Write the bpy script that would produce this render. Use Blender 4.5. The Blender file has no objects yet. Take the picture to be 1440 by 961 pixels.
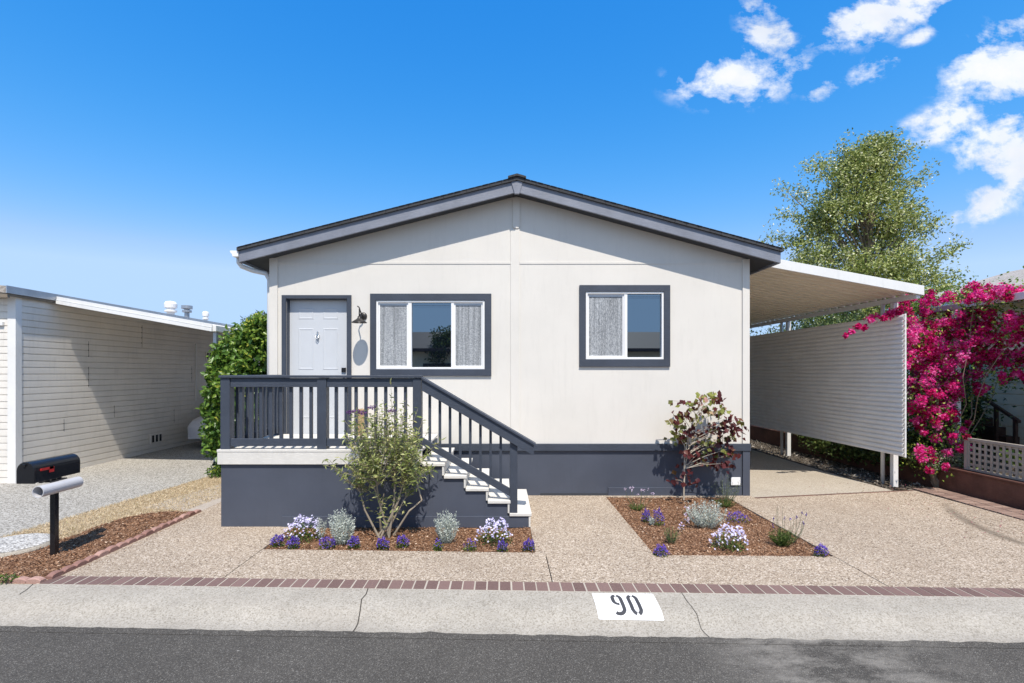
import bpy, bmesh, math, random
import numpy as np
from mathutils import Vector, Matrix
random.seed(7); RNG = np.random.default_rng(7)
S = bpy.context.scene; COL = S.collection
F, U0, V0, H = 700.0, 705.0, 524.0, 1.84
def P(u, v, Y): return (Y*(u-U0)/F, Y, H-(v-V0)/F*Y)
def PX(u, Y): return Y*(u-U0)/F
def PZ(v, Y): return H-(v-V0)/F*Y
def G(u, v, z=0.0):
    Y = F*(H-z)/(v-V0); return (Y*(u-U0)/F, Y, z)

# ------------------------------------------------------------------ materials
class NT:
    def __init__(s, nt): s.nt = nt; s.n = nt.nodes; s.l = nt.links
    def node(s, t, **k):
        n = s.n.new(t)
        for a, b in k.items(): setattr(n, a, b)
        return n
    def put(s, sock, v):
        if isinstance(v, bpy.types.NodeSocket): s.l.new(v, sock)
        elif v is not None: sock.default_value = v
    def math(s, op, a, b=None, c=None, clamp=False):
        n = s.node('ShaderNodeMath', operation=op, use_clamp=clamp)
        for i, v in enumerate((a, b, c)):
            if v is not None: s.put(n.inputs[i], v)
        return n.outputs[0]
    def mix(s, fac, a, b, mode='MIX'):
        n = s.node('ShaderNodeMix', data_type='RGBA', blend_type=mode)
        s.put(n.inputs[0], fac); s.put(n.inputs[6], c4(a)); s.put(n.inputs[7], c4(b)); return n.outputs[2]
    def noise(s, vec, scale, detail=3, rough=.55, dist=0.):
        n = s.node('ShaderNodeTexNoise'); s.put(n.inputs['Vector'], vec)
        n.inputs['Scale'].default_value = scale; n.inputs['Detail'].default_value = detail
        n.inputs['Roughness'].default_value = rough; n.inputs['Distortion'].default_value = dist; return n.outputs[0]
    def voro(s, vec, scale, feature='F1'):
        n = s.node('ShaderNodeTexVoronoi', feature=feature); s.put(n.inputs['Vector'], vec)
        n.inputs['Scale'].default_value = scale; return n
    def ramp(s, fac, stops, interp='LINEAR'):
        n = s.node('ShaderNodeValToRGB'); cr = n.color_ramp; cr.interpolation = interp
        while len(cr.elements) < len(stops): cr.elements.new(.5)
        for e, (p, c) in zip(cr.elements, stops): e.position = p; e.color = c4(c)
        s.put(n.inputs[0], fac); return n.outputs[0]
    def maprange(s, v, a, b, c=0., d=1.):
        n = s.node('ShaderNodeMapRange'); s.put(n.inputs[0], v)
        for i, x in enumerate((a, b, c, d)): n.inputs[i+1].default_value = x
        return n.outputs[0]
def c4(c):
    if isinstance(c, bpy.types.NodeSocket): return c
    if isinstance(c, (int, float)): return (c, c, c, 1)
    return tuple(c) + (1,) if len(c) == 3 else c
def new_mat(name):
    m = bpy.data.materials.new(name); m.use_nodes = True
    t = NT(m.node_tree); b = t.n['Principled BSDF']; return m, t, b
def coords(t, scale=None, obj=True):
    c = t.node('ShaderNodeTexCoord').outputs['Object'] if obj else t.node('ShaderNodeNewGeometry').outputs['Position']
    if scale:
        mp = t.node('ShaderNodeMapping'); t.put(mp.inputs[0], c); mp.inputs['Scale'].default_value = scale; c = mp.outputs[0]
    return c
def bump(t, b, h, strength=.3, dist=.01):
    n = t.node('ShaderNodeBump'); t.put(n.inputs['Height'], h)
    n.inputs['Strength'].default_value = strength; n.inputs['Distance'].default_value = dist
    t.l.new(n.outputs[0], b.inputs['Normal'])
def paint(name, col, rough=.55, var=.06, grain=None, bs=.15, metal=0., dirt=0., scale=2.5):
    """painted / plain surface: faint blotches, optional grain stretched along an axis"""
    m, t, b = new_mat(name); c = coords(t)
    n1 = t.noise(c, scale, 5, .65)
    lo = tuple(x*(1-var*1.6) for x in col); hi = tuple(min(1, x*(1+var)) for x in col)
    out = t.ramp(n1, [(.3, lo), (.7, hi)])
    if dirt:
        d = t.noise(coords(t, (6, 6, .8)), 2.2, 6, .7)
        out = t.mix(t.maprange(d, .52, .8, 0, dirt), out, tuple(x*.6 for x in col))
    g = t.noise(coords(t, grain) if grain else c, 14 if grain else 90, 4, .65)
    out = t.mix(t.maprange(g, .55, .75, 0, .5), out, tuple(min(1, x*1.6+.015) for x in col)) if grain else out
    t.l.new(out, b.inputs['Base Color'])
    b.inputs['Roughness'].default_value = rough; b.inputs['Metallic'].default_value = metal
    bump(t, b, g, bs, .006); return m
def granular(name, stops, s1, rough=.9, big=.12, bigscale=.6, bs=.5, stain=None):
    m, t, b = new_mat(name); c = coords(t, obj=False)
    w = t.noise(c, s1*.7, 2); v = t.voro(c, s1)
    bw = t.node('ShaderNodeSeparateColor'); t.l.new(v.outputs['Color'], bw.inputs[0])
    col = t.ramp(bw.outputs[0], stops)
    n = t.noise(c, bigscale, 6, .65)
    f = t.ramp(n, [(.3, 1-big), (.7, 1+0*big)])
    col = t.mix(1., col, f, 'MULTIPLY')
    if stain: col = stain(t, c, col)
    t.l.new(col, b.inputs['Base Color']); b.inputs['Roughness'].default_value = rough
    b.inputs['Specular IOR Level'].default_value = .25
    bump(t, b, v.outputs['Distance'], bs, .006); return m
def leafmat(name, stops, trans=.3, rough=.5, tcol=None):
    m, t, b = new_mat(name); a = t.node('ShaderNodeAttribute', attribute_name='rnd')
    col = t.ramp(a.outputs['Fac'], stops); t.l.new(col, b.inputs['Base Color'])
    b.inputs['Roughness'].default_value = rough; b.inputs['Specular IOR Level'].default_value = .35
    tr = t.node('ShaderNodeBsdfTranslucent'); t.put(tr.inputs[0], t.mix(.5, col, tcol) if tcol else col)
    mx = t.node('ShaderNodeMixShader'); mx.inputs[0].default_value = trans
    t.l.new(b.outputs[0], mx.inputs[1]); t.l.new(tr.outputs[0], mx.inputs[2])
    t.l.new(mx.outputs[0], t.n['Material Output'].inputs[0]); return m
def srgb(r, g, b):
    f = lambda x: ((x/255+.055)/1.055)**2.4 if x > 10 else x/255/12.92
    return (f(r), f(g), f(b))

NAVY = (.044, .054, .076)
M = {}
M['wall'] = paint('cream wall paint', (.67, .64, .59), .6, .03, None, .12, dirt=.16, scale=.9)
M['navy'] = paint('navy wood paint', NAVY, .5, .12, (1, 9, 9), .5)
M['navyv'] = paint('navy wood paint vertical', NAVY, .5, .12, (9, 9, 1), .45)
M['navyp'] = paint('navy panel paint', (.062, .072, .099), .55, .10, None, .12, dirt=.2, scale=1.1)
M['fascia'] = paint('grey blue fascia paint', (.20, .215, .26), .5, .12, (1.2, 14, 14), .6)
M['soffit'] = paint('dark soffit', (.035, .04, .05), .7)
M['white'] = paint('white vinyl', (.78, .78, .78), .4, .02)
M['deckw'] = paint('white deck paint', (.62, .60, .56), .55, .05, (1, 8, 8), .3, dirt=.25)
M['door'] = paint('pale grey door paint', (.54, .56, .59), .4, .02)
M['alu'] = paint('white aluminium', (.72, .72, .71), .4, .04, None, .1, dirt=.3)
M['alucream'] = paint('cream aluminium', (.84, .76, .62), .5, .05, None, .1, dirt=.35)
M['screenalu'] = paint('grey white corrugated sheet', (.90, .885, .86), .42, .04, None, .1, dirt=.25)
M['galv'] = paint('galvanised tube', (.42, .44, .47), .35, .1, None, .1, metal=.7)
M['siding'] = paint('grey beige lap siding', (.74, .70, .64), .55, .06, None, .15, dirt=.35, scale=1.5)
M['sidingw'] = paint('white trim siding', (.72, .71, .69), .5, .04)
M['cream'] = paint('tan house siding', (.82, .70, .50), .6, .06, None, .15, dirt=.25)
M['bronze'] = paint('dark bronze metal', (.05, .047, .045), .4, .1, None, .1, metal=.6)
M['blackmetal'] = paint('black enamel', (.012, .013, .016), .22, .1, None, .04)
M['chrome'] = paint('bright nickel', (.6, .6, .6), .25, .02, None, .02, metal=1)
M['blindrail'] = paint('dim blind rail', (.16, .22, .30), .5)
M['red'] = paint('red flag paint', (.45, .02, .02), .4)
M['tubep'] = paint('grey plastic tube', (.50, .50, .52), .35, .06, None, .08, dirt=.3)
M['dark'] = paint('dark interior', (.012, .012, .013), .8)
M['brownrail'] = paint('brown stained rail', (.06, .028, .02), .55)
M['tanwood'] = paint('tan wood', (.36, .24, .12), .65, .15, (9, 9, 1), .4)
M['lattice'] = paint('weathered tan lattice', (.36, .315, .265), .75, .15, None, .3, dirt=.5)
M['bark'] = paint('bark', (.22, .17, .12), .85, .25, (8, 8, 1), .7)
M['stembark'] = paint('grey brown bark', (.30, .25, .19), .85, .25, (8, 8, 1), .6)
M['palebark'] = paint('pale bark', (.48, .42, .34), .8, .2, (8, 8, 1), .5)
M['cover'] = paint('silver car cover', (.58, .59, .65), .45, .08, None, .2)
M['rust'] = paint('red brown timber', (.13, .055, .036), .8, .3, (9, 1, 9), .5, dirt=.5)
M['joint'] = paint('joint filler', (.05, .043, .036), .9)
M['beam'] = paint('pinkish beam', (.5, .38, .36), .5)
def shingle():
    m, t, b = new_mat('dark shingles'); c = coords(t)
    n = t.noise(c, 60, 3); w = t.node('ShaderNodeTexBrick'); mp = t.node('ShaderNodeMapping'); t.put(mp.inputs[0], c)
    t.put(w.inputs['Vector'], mp.outputs[0]); w.inputs['Scale'].default_value = 3
    w.inputs['Color1'].default_value = (.03, .032, .036, 1); w.inputs['Color2'].default_value = (.045, .047, .052, 1); w.inputs['Mortar'].default_value = (.012, .012, .014, 1)
    t.l.new(t.mix(t.maprange(n, .3, .7, 0, .4), w.outputs[0], (.07, .07, .075)), b.inputs['Base Color']); b.inputs['Roughness'].default_value = .9
    bump(t, b, n, .5); return m
M['shingle'] = shingle()
M['greyroof'] = granular('grey beige roof', [(0, (.30, .27, .24)), (.5, (.40, .36, .32)), (1, (.5, .46, .42))], 40, big=.25, bigscale=1.2)

def stain_shadow_drive(t, c, col):
    # tyre mark and shadow on the right, painted together as one curved dark scuff
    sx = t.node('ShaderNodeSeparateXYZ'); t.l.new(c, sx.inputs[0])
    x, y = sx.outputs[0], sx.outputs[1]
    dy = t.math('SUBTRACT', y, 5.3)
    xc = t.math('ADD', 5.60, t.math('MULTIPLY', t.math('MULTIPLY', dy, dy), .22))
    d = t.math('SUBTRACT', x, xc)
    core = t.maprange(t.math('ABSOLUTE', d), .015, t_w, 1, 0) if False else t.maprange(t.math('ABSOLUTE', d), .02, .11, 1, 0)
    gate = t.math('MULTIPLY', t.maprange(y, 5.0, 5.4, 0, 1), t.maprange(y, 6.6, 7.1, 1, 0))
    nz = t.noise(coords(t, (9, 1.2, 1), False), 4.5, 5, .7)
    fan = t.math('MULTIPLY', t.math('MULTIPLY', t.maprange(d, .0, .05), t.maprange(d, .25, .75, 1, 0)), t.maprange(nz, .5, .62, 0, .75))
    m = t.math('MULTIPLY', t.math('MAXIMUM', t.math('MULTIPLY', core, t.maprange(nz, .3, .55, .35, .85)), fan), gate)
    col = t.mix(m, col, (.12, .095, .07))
    n2 = t.noise(c, 1.4, 6, .7)
    return t.mix(t.maprange(n2, .50, .74, 0, .42), col, (.25, .19, .14))
M['aggregate'] = granular('exposed aggregate', [(0, (.11, .08, .058)), (.14, (.26, .20, .145)), (.5, (.385, .31, .235)), (.8, (.47, .385, .295)), (1, (.64, .56, .47))], 95, big=.20, bs=.35, stain=stain_shadow_drive)
M['backslab'] = granular('worn beige slab', [(0, (.31, .265, .21)), (.5, (.40, .35, .285)), (1, (.48, .43, .36))], 90, big=.16, bs=.3)
M['greydrive'] = granular('pale grey aggregate', [(0, (.13, .12, .105)), (.4, (.30, .282, .25)), (1, (.52, .50, .46))], 75, big=.14, bs=.6)
M['path'] = granular('grey path concrete', [(0, (.36, .31, .26)), (1, (.48, .42, .36))], 90, big=.2, bs=.2)
def stain_kerb(t, c, col):
    n2 = t.noise(coords(t, (.6, 3., 1), False), 1.6, 6, .7)
    col = t.mix(t.maprange(n2, .5, .8, 0, .45), col, (.31, .27, .225))
    n3 = t.noise(c, 9, 4, .7)
    return t.mix(t.maprange(n3, .56, .72, 0, .45), col, (.26, .235, .205))
M['kerb'] = granular('kerb concrete', [(0, (.25, .222, .18)), (.3, (.345, .312, .26)), (1, (.43, .395, .34))], 110, big=.18, bigscale=2.2, bs=.25, stain=stain_kerb)
def stain_road(t, c, col):
    sx = t.node('ShaderNodeSeparateXYZ'); t.l.new(c, sx.inputs[0])
    n2 = t.noise(coords(t, (1, 2.2, 1), False), 2.3, 7, .72)
    gate = t.math('MULTIPLY', t.maprange(sx.outputs[0], 1.3, 2.0, 0, 1), t.maprange(sx.outputs[0], 2.4, 3.3, 1, 0))
    col = t.mix(t.math('MULTIPLY', gate, t.maprange(n2, .40, .62, 0, .8)), col, (.26, .24, .21))
    col = t.mix(t.maprange(n2, .6, .85, 0, .35), col, (.14, .13, .12))
    n3 = t.noise(coords(t, (1, 1.8, 1), False), 11.3, 3, .5)
    col = t.mix(t.maprange(n3, .76, .775, 0, .7), col, (.5, .48, .45))
    return col
M['asphalt'] = granular('asphalt', [(0, (.054, .049, .043)), (.5, (.083, .076, .067)), (.88, (.112, .103, .09)), (1, (.23, .215, .19))], 190, big=.25, bigscale=1.1, bs=.5, stain=stain_road)
M['mulch'] = granular('bark mulch', [(0, (.065, .03, .017)), (.4, (.16, .08, .042)), (.8, (.28, .15, .08)), (1, (.45, .3, .2))], 70, big=.3, bs=1)
M['chip'] = leafmat('mulch chips', [(0, (.08, .036, .02)), (.5, (.20, .10, .052)), (.9, (.36, .21, .125)), (1, (.62, .48, .36))], .0, .9)
M['soil'] = granular('dry soil', [(0, (.28, .20, .125)), (.5, (.42, .33, .215)), (1, (.58, .48, .34))], 60, big=.3, bs=.8)
M['darksoil'] = granular('dark soil', [(0, (.03, .024, .018)), (.8, (.09, .07, .05)), (1, (.3, .27, .23))], 30, big=.3, bs=.8)
M['gravelw'] = granular('white pebbles', [(0, (.18, .17, .16)), (.5, (.42, .41, .39)), (1, (.66, .645, .61))], 65, big=.1, bs=1)
def brick(name, a, b2, s=9):
    m, t, b = new_mat(name); at = t.node('ShaderNodeAttribute', attribute_name='rnd')
    c = coords(t); n = t.noise(c, 45, 4, .7)
    col = t.mix(at.outputs['Fac'], a, b2); col = t.mix(t.maprange(n, .4, .8, 0, .5), col, tuple(x*1.7+.02 for x in a))
    t.l.new(col, b.inputs['Base Color']); b.inputs['Roughness'].default_value = .85; bump(t, b, n, .5); return m
M['paver'] = brick('brown brick paver', (.115, .068, .058), (.185, .115, .10))
M['oldbrick'] = brick('worn edge brick', (.16, .10, .08), (.30, .21, .165))
M['redbrick'] = brick('weathered red edging', (.20, .10, .08), (.40, .25, .205))
M['grass'] = leafmat('dry grass blades', [(0, (.38, .29, .17)), (.5, (.60, .48, .31)), (.96, (.76, .66, .48)), (1, (.30, .32, .12))], .25, .7)
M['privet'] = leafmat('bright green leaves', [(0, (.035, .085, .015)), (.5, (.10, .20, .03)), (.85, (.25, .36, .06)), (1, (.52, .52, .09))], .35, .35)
M['treeleaf'] = leafmat('olive silver leaves', [(0, (.10, .15, .03)), (.4, (.26, .31, .07)), (.8, (.50, .53, .21)), (1, (.82, .80, .58))], .3, .45)
M['hedge'] = leafmat('hedge leaves', [(0, (.03, .06, .015)), (.6, (.09, .13, .03)), (1, (.2, .24, .07))], .3, .5)
M['pine'] = leafmat('dark needles', [(0, (.015, .03, .01)), (1, (.05, .08, .025))], .1, .7)
M['bougain'] = leafmat('magenta bracts', [(0, (.30, .004, .05)), (.35, (.70, .010, .17)), (.7, (.84, .035, .36)), (1, (.95, .30, .60))], .5, .6)
M['buddleaf'] = leafmat('sage leaves', [(0, (.15, .20, .04)), (.4, (.30, .35, .11)), (.8, (.50, .52, .24)), (1, (.62, .58, .24))], .4, .6)
M['redbud'] = leafmat('burgundy and green leaves', [(0, (.055, .012, .014)), (.45, (.11, .025, .025)), (.55, (.17, .045, .04)), (.64, (.14, .15, .035)), (.9, (.28, .30, .07)), (1, (.5, .3, .25))], .3, .4)
M['silver'] = leafmat('silver foliage', [(0, (.34, .38, .33)), (.6, (.58, .63, .57)), (1, (.78, .81, .76))], .15, .7)
M['green'] = leafmat('small green leaves', [(0, (.04, .075, .015)), (.6, (.10, .17, .035)), (1, (.26, .32, .07))], .25, .5)
M['greygreen'] = leafmat('grey green stems', [(0, (.10, .13, .07)), (1, (.28, .32, .2))], .2, .6)
M['phlox'] = leafmat('pale lilac petals', [(0, (.44, .40, .66)), (.5, (.62, .58, .80)), (1, (.82, .80, .90))], .3, .6)
M['lobelia'] = leafmat('violet blue petals', [(0, (.025, .012, .15)), (.6, (.075, .035, .32)), (1, (.20, .12, .55))], .25, .6)
M['purple'] = leafmat('purple spikes', [(0, (.09, .03, .13)), (1, (.22, .09, .28))], .2, .6)
M['litter'] = leafmat('dry petals', [(0, (.10, .06, .035)), (.6, (.28, .17, .10)), (.85, (.42, .10, .16)), (1, (.6, .45, .35))], .1, .8)
M['pink'] = leafmat('pale pink petals', [(0, (.55, .42, .6)), (1, (.8, .72, .85))], .3, .6)
def glass():
    m, t, b = new_mat('dark window glass')
    b.inputs['Base Color'].default_value = (.004, .006, .010, 1); b.inputs['Roughness'].default_value = .015
    b.inputs['IOR'].default_value = 2.3; b.inputs['Specular Tint'].default_value = (.72, .88, 1, 1)
    b.inputs['Specular IOR Level'].default_value = .95; return m
M['glass'] = glass()
def meshmat(sx, sz):
    m, t, b = new_mat('rain glass behind insect screen'); c = coords(t, (sx, 1, sz))
    n = t.noise(c, 60, 3, .7, 1.2); col = t.ramp(n, [(.36, (.17, .18, .195)), (.5, (.32, .335, .35)), (.64, (.56, .575, .59))])
    fo = t.noise(coords(t, (22, 1, .6)), 1.3, 3, .5, .3); col = t.mix(1., col, t.ramp(fo, [(.35, .62), (.6, 1.)]), 'MULTIPLY')
    t.l.new(col, b.inputs['Base Color']); b.inputs['Roughness'].default_value = .35; bump(t, b, n, .5, .003); return m
M['rainglass'] = meshmat(1.2, 1.2); M['ribglass'] = meshmat(1.6, .45)
def plainpaint(name, col): return paint(name, col, .7, .05, None, .3)
M['stencilw'] = paint('white stencil paint', (.80, .79, .77), .6, .03, None, .3, dirt=0, scale=9)
M['stencilk'] = paint('black stencil paint', (.045, .045, .05), .7, .2, None, .3)

# ------------------------------------------------------------------ mesh helpers
class MB:
    def __init__(s): s.v = []; s.f = []; s.mi = []
    def add(s, vs, fs, mi=0):
        o = len(s.v); s.v += [tuple(x) for x in vs]; s.f += [tuple(i+o for i in f) for f in fs]; s.mi += [mi]*len(fs); return s
    def box(s, x0, x1, y0, y1, z0, z1, mi=0):
        x0, x1 = min(x0, x1), max(x0, x1); y0, y1 = min(y0, y1), max(y0, y1); z0, z1 = min(z0, z1), max(z0, z1)
        return s.add([(x0,y0,z0),(x1,y0,z0),(x1,y1,z0),(x0,y1,z0),(x0,y0,z1),(x1,y0,z1),(x1,y1,z1),(x0,y1,z1)],
              [(0,3,2,1),(4,5,6,7),(0,1,5,4),(1,2,6,5),(2,3,7,6),(3,0,4,7)], mi)
    def prism_y(s, poly, y0, y1, mi=0):
        """polygon of (x,z), counter-clockwise seen from -Y, extruded in Y"""
        n = len(poly); vs = [(x, y0, z) for x, z in poly] + [(x, y1, z) for x, z in poly]
        fs = [tuple(range(n)), tuple(range(2*n-1, n-1, -1))] + [(i, i+n, (i+1) % n+n, (i+1) % n) for i in range(n)]
        return s.add(vs, fs, mi)
    def prism_z(s, poly, z0, z1, mi=0):
        n = len(poly); vs = [(x, y, z0) for x, y in poly] + [(x, y, z1) for x, y in poly]
        fs = [tuple(range(n-1, -1, -1)), tuple(range(n, 2*n))] + [(i, (i+1) % n, (i+1) % n+n, i+n) for i in range(n)]
        return s.add(vs, fs, mi)
    def prism_x(s, poly, x0, x1, mi=0):
        """polygon of (y,z)"""
        n = len(poly); vs = [(x0, y, z) for y, z in poly] + [(x1, y, z) for y, z in poly]
        fs = [tuple(range(n-1, -1, -1)), tuple(range(n, 2*n))] + [(i, (i+1) % n, (i+1) % n+n, i+n) for i in range(n)]
        return s.add(vs, fs, mi)
    def tube(s, pts, r, n=8, cap=True, mi=0):
        pts = [Vector(p) for p in pts]; k = len(pts)
        rs = r if isinstance(r, (list, tuple)) else [r]*k
        vs = []; up = Vector((.13, .21, .97))
        for i, p in enumerate(pts):
            d = (pts[min(i+1, k-1)]-pts[max(i-1, 0)]).normalized()
            a = d.cross(up)
            if a.length < .05: a = d.cross(Vector((1, 0, 0)))
            a.normalize(); b = d.cross(a)
            for j in range(n):
                t = 2*math.pi*j/n; vs.append(p+(a*math.cos(t)+b*math.sin(t))*rs[i])
        fs = [(i*n+j, i*n+(j+1) % n, (i+1)*n+(j+1) % n, (i+1)*n+j) for i in range(k-1) for j in range(n)]
        if cap: fs += [tuple(range(n-1, -1, -1)), tuple(range((k-1)*n, k*n))]
        return s.add(vs, fs, mi)
    def lathe(s, prof, c, n=24, mi=0):
        vs = []; 
        for r, z in prof:
            for j in range(n):
                t = 2*math.pi*j/n; vs.append((c[0]+r*math.cos(t), c[1]+r*math.sin(t), c[2]+z))
        fs = [(i*n+j, i*n+(j+1) % n, (i+1)*n+(j+1) % n, (i+1)*n+j) for i in range(len(prof)-1) for j in range(n)]
        return s.add(vs, fs, mi)
    def build(s, name, mats, parent=None, bevel=0, smooth=False, rnd=None):
        me = bpy.data.meshes.new(name); me.from_pydata(s.v, [], s.f)
        if not isinstance(mats, (list, tuple)): mats = [mats]
        for m in mats: me.materials.append(m)
        if len(mats) > 1: me.polygons.foreach_set('material_index', s.mi)
        if smooth: me.polygons.foreach_set('use_smooth', [True]*len(me.polygons))
        if rnd is not None:
            a = me.attributes.new('rnd', 'FLOAT', 'FACE'); a.data.foreach_set('value', rnd)
        me.update(); o = bpy.data.objects.new(name, me); COL.objects.link(o)
        if parent: o.parent = parent; o.matrix_parent_inverse = parent.matrix_world.inverted() if False else Matrix.Translation(-Vector(parent_world(parent)))
        if bevel:
            md = o.modifiers.new('bevel', 'BEVEL'); md.width = bevel; md.segments = 2; md.limit_method = 'ANGLE'; md.angle_limit = math.radians(50)
        return o
def parent_world(o):
    return Vector((0, 0, 0)) if o.parent else Vector(o.location)   # parts sit at world identity
def empty(name, loc): 
    o = bpy.data.objects.new(name, None); COL.objects.link(o); o.location = loc; o.empty_display_size = .2; return o
def tag(o, label=None, cat=None, group=None, kind=None):
    if label: o['label'] = label
    if cat: o['category'] = cat
    if group: o['group'] = group
    if kind: o['kind'] = kind
    return o
def thing(name, loc, label, cat, group=None): return tag(empty(name, loc), label, cat, group)

def leaf_mesh(name, mat, C, A, N, L, W, parent=None, rnd=None, fold=.25, mask=None):
    """many folded rhombic leaves: C centres(base), A axis, N normal, L length, W width (numpy)"""
    n = len(C); A = A/np.linalg.norm(A, axis=1, keepdims=True)
    N = N-(N*A).sum(1, keepdims=True)*A; N /= np.linalg.norm(N, axis=1, keepdims=True)+1e-9
    B = np.cross(A, N); L = np.broadcast_to(L, (n,))[:, None]; W = np.broadcast_to(W, (n,))[:, None]
    v0 = C; v2 = C+A*L; md = C+A*L*.42
    v1 = md+B*W*.5+N*W*fold; v3 = md-B*W*.5+N*W*fold
    V = np.stack([v0, v1, v2, v3], 1).reshape(-1, 3)
    idx = np.arange(n)*4
    Fc = np.stack([idx, idx+1, idx+2, idx, idx+2, idx+3], 1).reshape(-1)
    me = bpy.data.meshes.new(name); me.vertices.add(4*n); me.vertices.foreach_set('co', V.reshape(-1).astype('f'))
    me.loops.add(6*n); me.loops.foreach_set('vertex_index', Fc.astype('i'))
    me.polygons.add(2*n); me.polygons.foreach_set('loop_start', np.arange(0, 6*n, 3).astype('i'))
    me.update(calc_edges=True)
    if rnd is None: rnd = RNG.random(n)
    a = me.attributes.new('rnd', 'FLOAT', 'FACE'); a.data.foreach_set('value', np.repeat(rnd, 2).astype('f'))
    me.materials.append(mat); me.validate()
    o = bpy.data.objects.new(name, me); COL.objects.link(o)
    if parent: o.parent = parent; o.matrix_parent_inverse = Matrix.Translation(-parent_world(parent))
    return o
def rdir(n, up=0.):
    a = RNG.normal(size=(n, 3)); a /= np.linalg.norm(a, axis=1, keepdims=True); a[:, 2] += up
    return a/np.linalg.norm(a, axis=1, keepdims=True)

# ------------------------------------------------------------------ ground and setting
def sheet(name, poly, z, mat, kind='structure'):
    me = MB(); me.add([(x, y, z) for x, y in poly], [tuple(range(len(poly)))])
    return tag(me.build(name, mat), kind=kind)
TH = -.031
def SY(x, d=0.): return 4.20 + TH*x - d           # street frame: d metres from the band towards the road
def PRO(d):                                         # kerb profile
    xs = [-.2, 0, .20, .28, .34, .40, .46, .55, .60]; zs = [0, 0, -.014, -.03, -.058, -.082, -.094, -.092, -.092]
    return float(np.interp(d, xs, zs))
sheet('ground', [(-400, -400), (400, -400), (400, 400), (-400, 400)], -.16, M['soil'])
# road
sheet('street', [(-60, SY(-60, .54)), (-60, -6), (60, -6.), (60, SY(60, .54))], -.096, M['asphalt'])
# slab pieces (solid with depth)
def slab(name, poly, z1, mat, z0=-.155):
    m = MB(); m.prism_z(poly, z0, z1); return tag(m.build(name, mat), kind='structure')
# kerb
m = MB(); ds = [0, .06, .12, .20, .24, .28, .31, .34, .37, .40, .43, .46, .50, .55]
xs = list(np.arange(-12, 12.01, .5))
vs = [(x, SY(x, d), PRO(d)) for d in ds for x in xs]; nx = len(xs)
# front edge drawn slightly ragged by the asphalt lip
fs = [(i*nx+j, (i+1)*nx+j, (i+1)*nx+j+1, i*nx+j+1) for i in range(len(ds)-1) for j in range(nx-1)]
m.add(vs, fs); m.add([(x, SY(x, .55), z) for z in (-.092, -.155) for x in xs], [(j, j+nx, j+nx+1, j+1) for j in range(nx-1)])
def strip(m, pts, w, off=.003, mi=1):
    """thin strip over the kerb along points (x,d)"""
    vs = []
    P2 = []
    for a, b in zip(pts[:-1], pts[1:]):
        k = max(2, int(abs(b[1]-a[1])/.02)+1)
        P2 += [(a[0]+(b[0]-a[0])*i/k, a[1]+(b[1]-a[1])*i/k) for i in range(k)]
    P2.append(pts[-1])
    for x, d in P2: vs += [(x-w/2, SY(x, d), PRO(d)+off), (x+w/2, SY(x, d), PRO(d)+off)]
    m.add(vs, [(2*i, 2*i+2, 2*i+3, 2*i+1) for i in range(len(P2)-1)], mi)
strip(m, [(-1.135, .0), (-1.125, .09), (-1.14, .17), (-1.115, .30), (-1.10, .42), (-1.105, .54)], .009)
strip(m, [(1.505, .0), (1.50, .14), (1.515, .3), (1.50, .42), (1.52, .54)], .005)
strip(m, [(-4.07, .0), (-4.03, .10), (-4.02, .17)], .007)
kerb = m.build('kerb', [M['kerb'], M['joint']], smooth=True); tag(kerb, kind='structure')
# asphalt lip: small ragged edge
m = MB(); xs2 = np.arange(-8, 8, .03); r1 = RNG.normal(0, .006, len(xs2))
r1 = np.convolve(r1, np.ones(4)/2, 'same')
vs = [(x, SY(x, .535+r), -.087) for x, r in zip(xs2, r1)] + [(x, SY(x, .60), -.0935) for x in xs2]; n = len(xs2)
m.add(vs, [(i, i+n, i+n+1, i+1) for i in range(n-1)]); tag(m.build('street_edge', M['asphalt']), kind='structure')

# painted house number on the kerb
def kerb_patch(m, poly, off, step=.015):
    """polygon in (x,d), sliced across d so it follows the kerb profile"""
    bmx = bmesh.new(); vv = [bmx.verts.new((x, d, 0)) for x, d in poly]; bmx.faces.new(vv)
    d = min(p[1] for p in poly)+step
    while d < max(p[1] for p in poly):
        g = bmx.verts[:]+bmx.edges[:]+bmx.faces[:]
        bmesh.ops.bisect_plane(bmx, geom=g, plane_co=(0, d, 0), plane_no=(0, 1, 0)); d += step
    bmx.verts.index_update()
    m.add([(v.co.x, SY(v.co.x, v.co.y), PRO(v.co.y)+off) for v in bmx.verts], [tuple(reversed([v.index for v in f.verts])) for f in bmx.faces]); bmx.free()
num = thing('house_number', (1.0, SY(1.0, .18), 0), 'white painted rectangle with black stencilled number 90 on the kerb', 'house number')
m = MB(); kerb_patch(m, [(.753, .034), (.76, .030), (1.245, .026), (1.258, .034), (1.250, .345), (1.243, .352), (.757, .350), (.750, .342)], .0035)
m.build('painted_panel', M['stencilw'], num)
def stroke(m, pts, w, off=.006):
    pts = [Vector((a, b)) for a, b in pts]
    L, R = [], []
    for i, p in enumerate(pts):
        d = (pts[min(i+1, len(pts)-1)]-pts[max(i-1, 0)]).normalized(); nn = Vector((-d.y, d.x))
        L.append(p+nn*w/2); R.append(p-nn*w/2)
    for i in range(len(pts)-1):
        kerb_patch(m, [tuple(L[i]), tuple(L[i+1]), tuple(R[i+1]), tuple(R[i])], off, .02)
def arc(cx, cy, rx, ry, a0, a1, n=8): return [(cx+rx*math.cos(math.radians(a0+(a1-a0)*i/n)), cy-ry*math.sin(math.radians(a0+(a1-a0)*i/n))) for i in range(n+1)]
W = .029
dt, db = .066, .303   # digit centre-line limits in d
x0 = .905; x1 = .969
m = MB()
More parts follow.
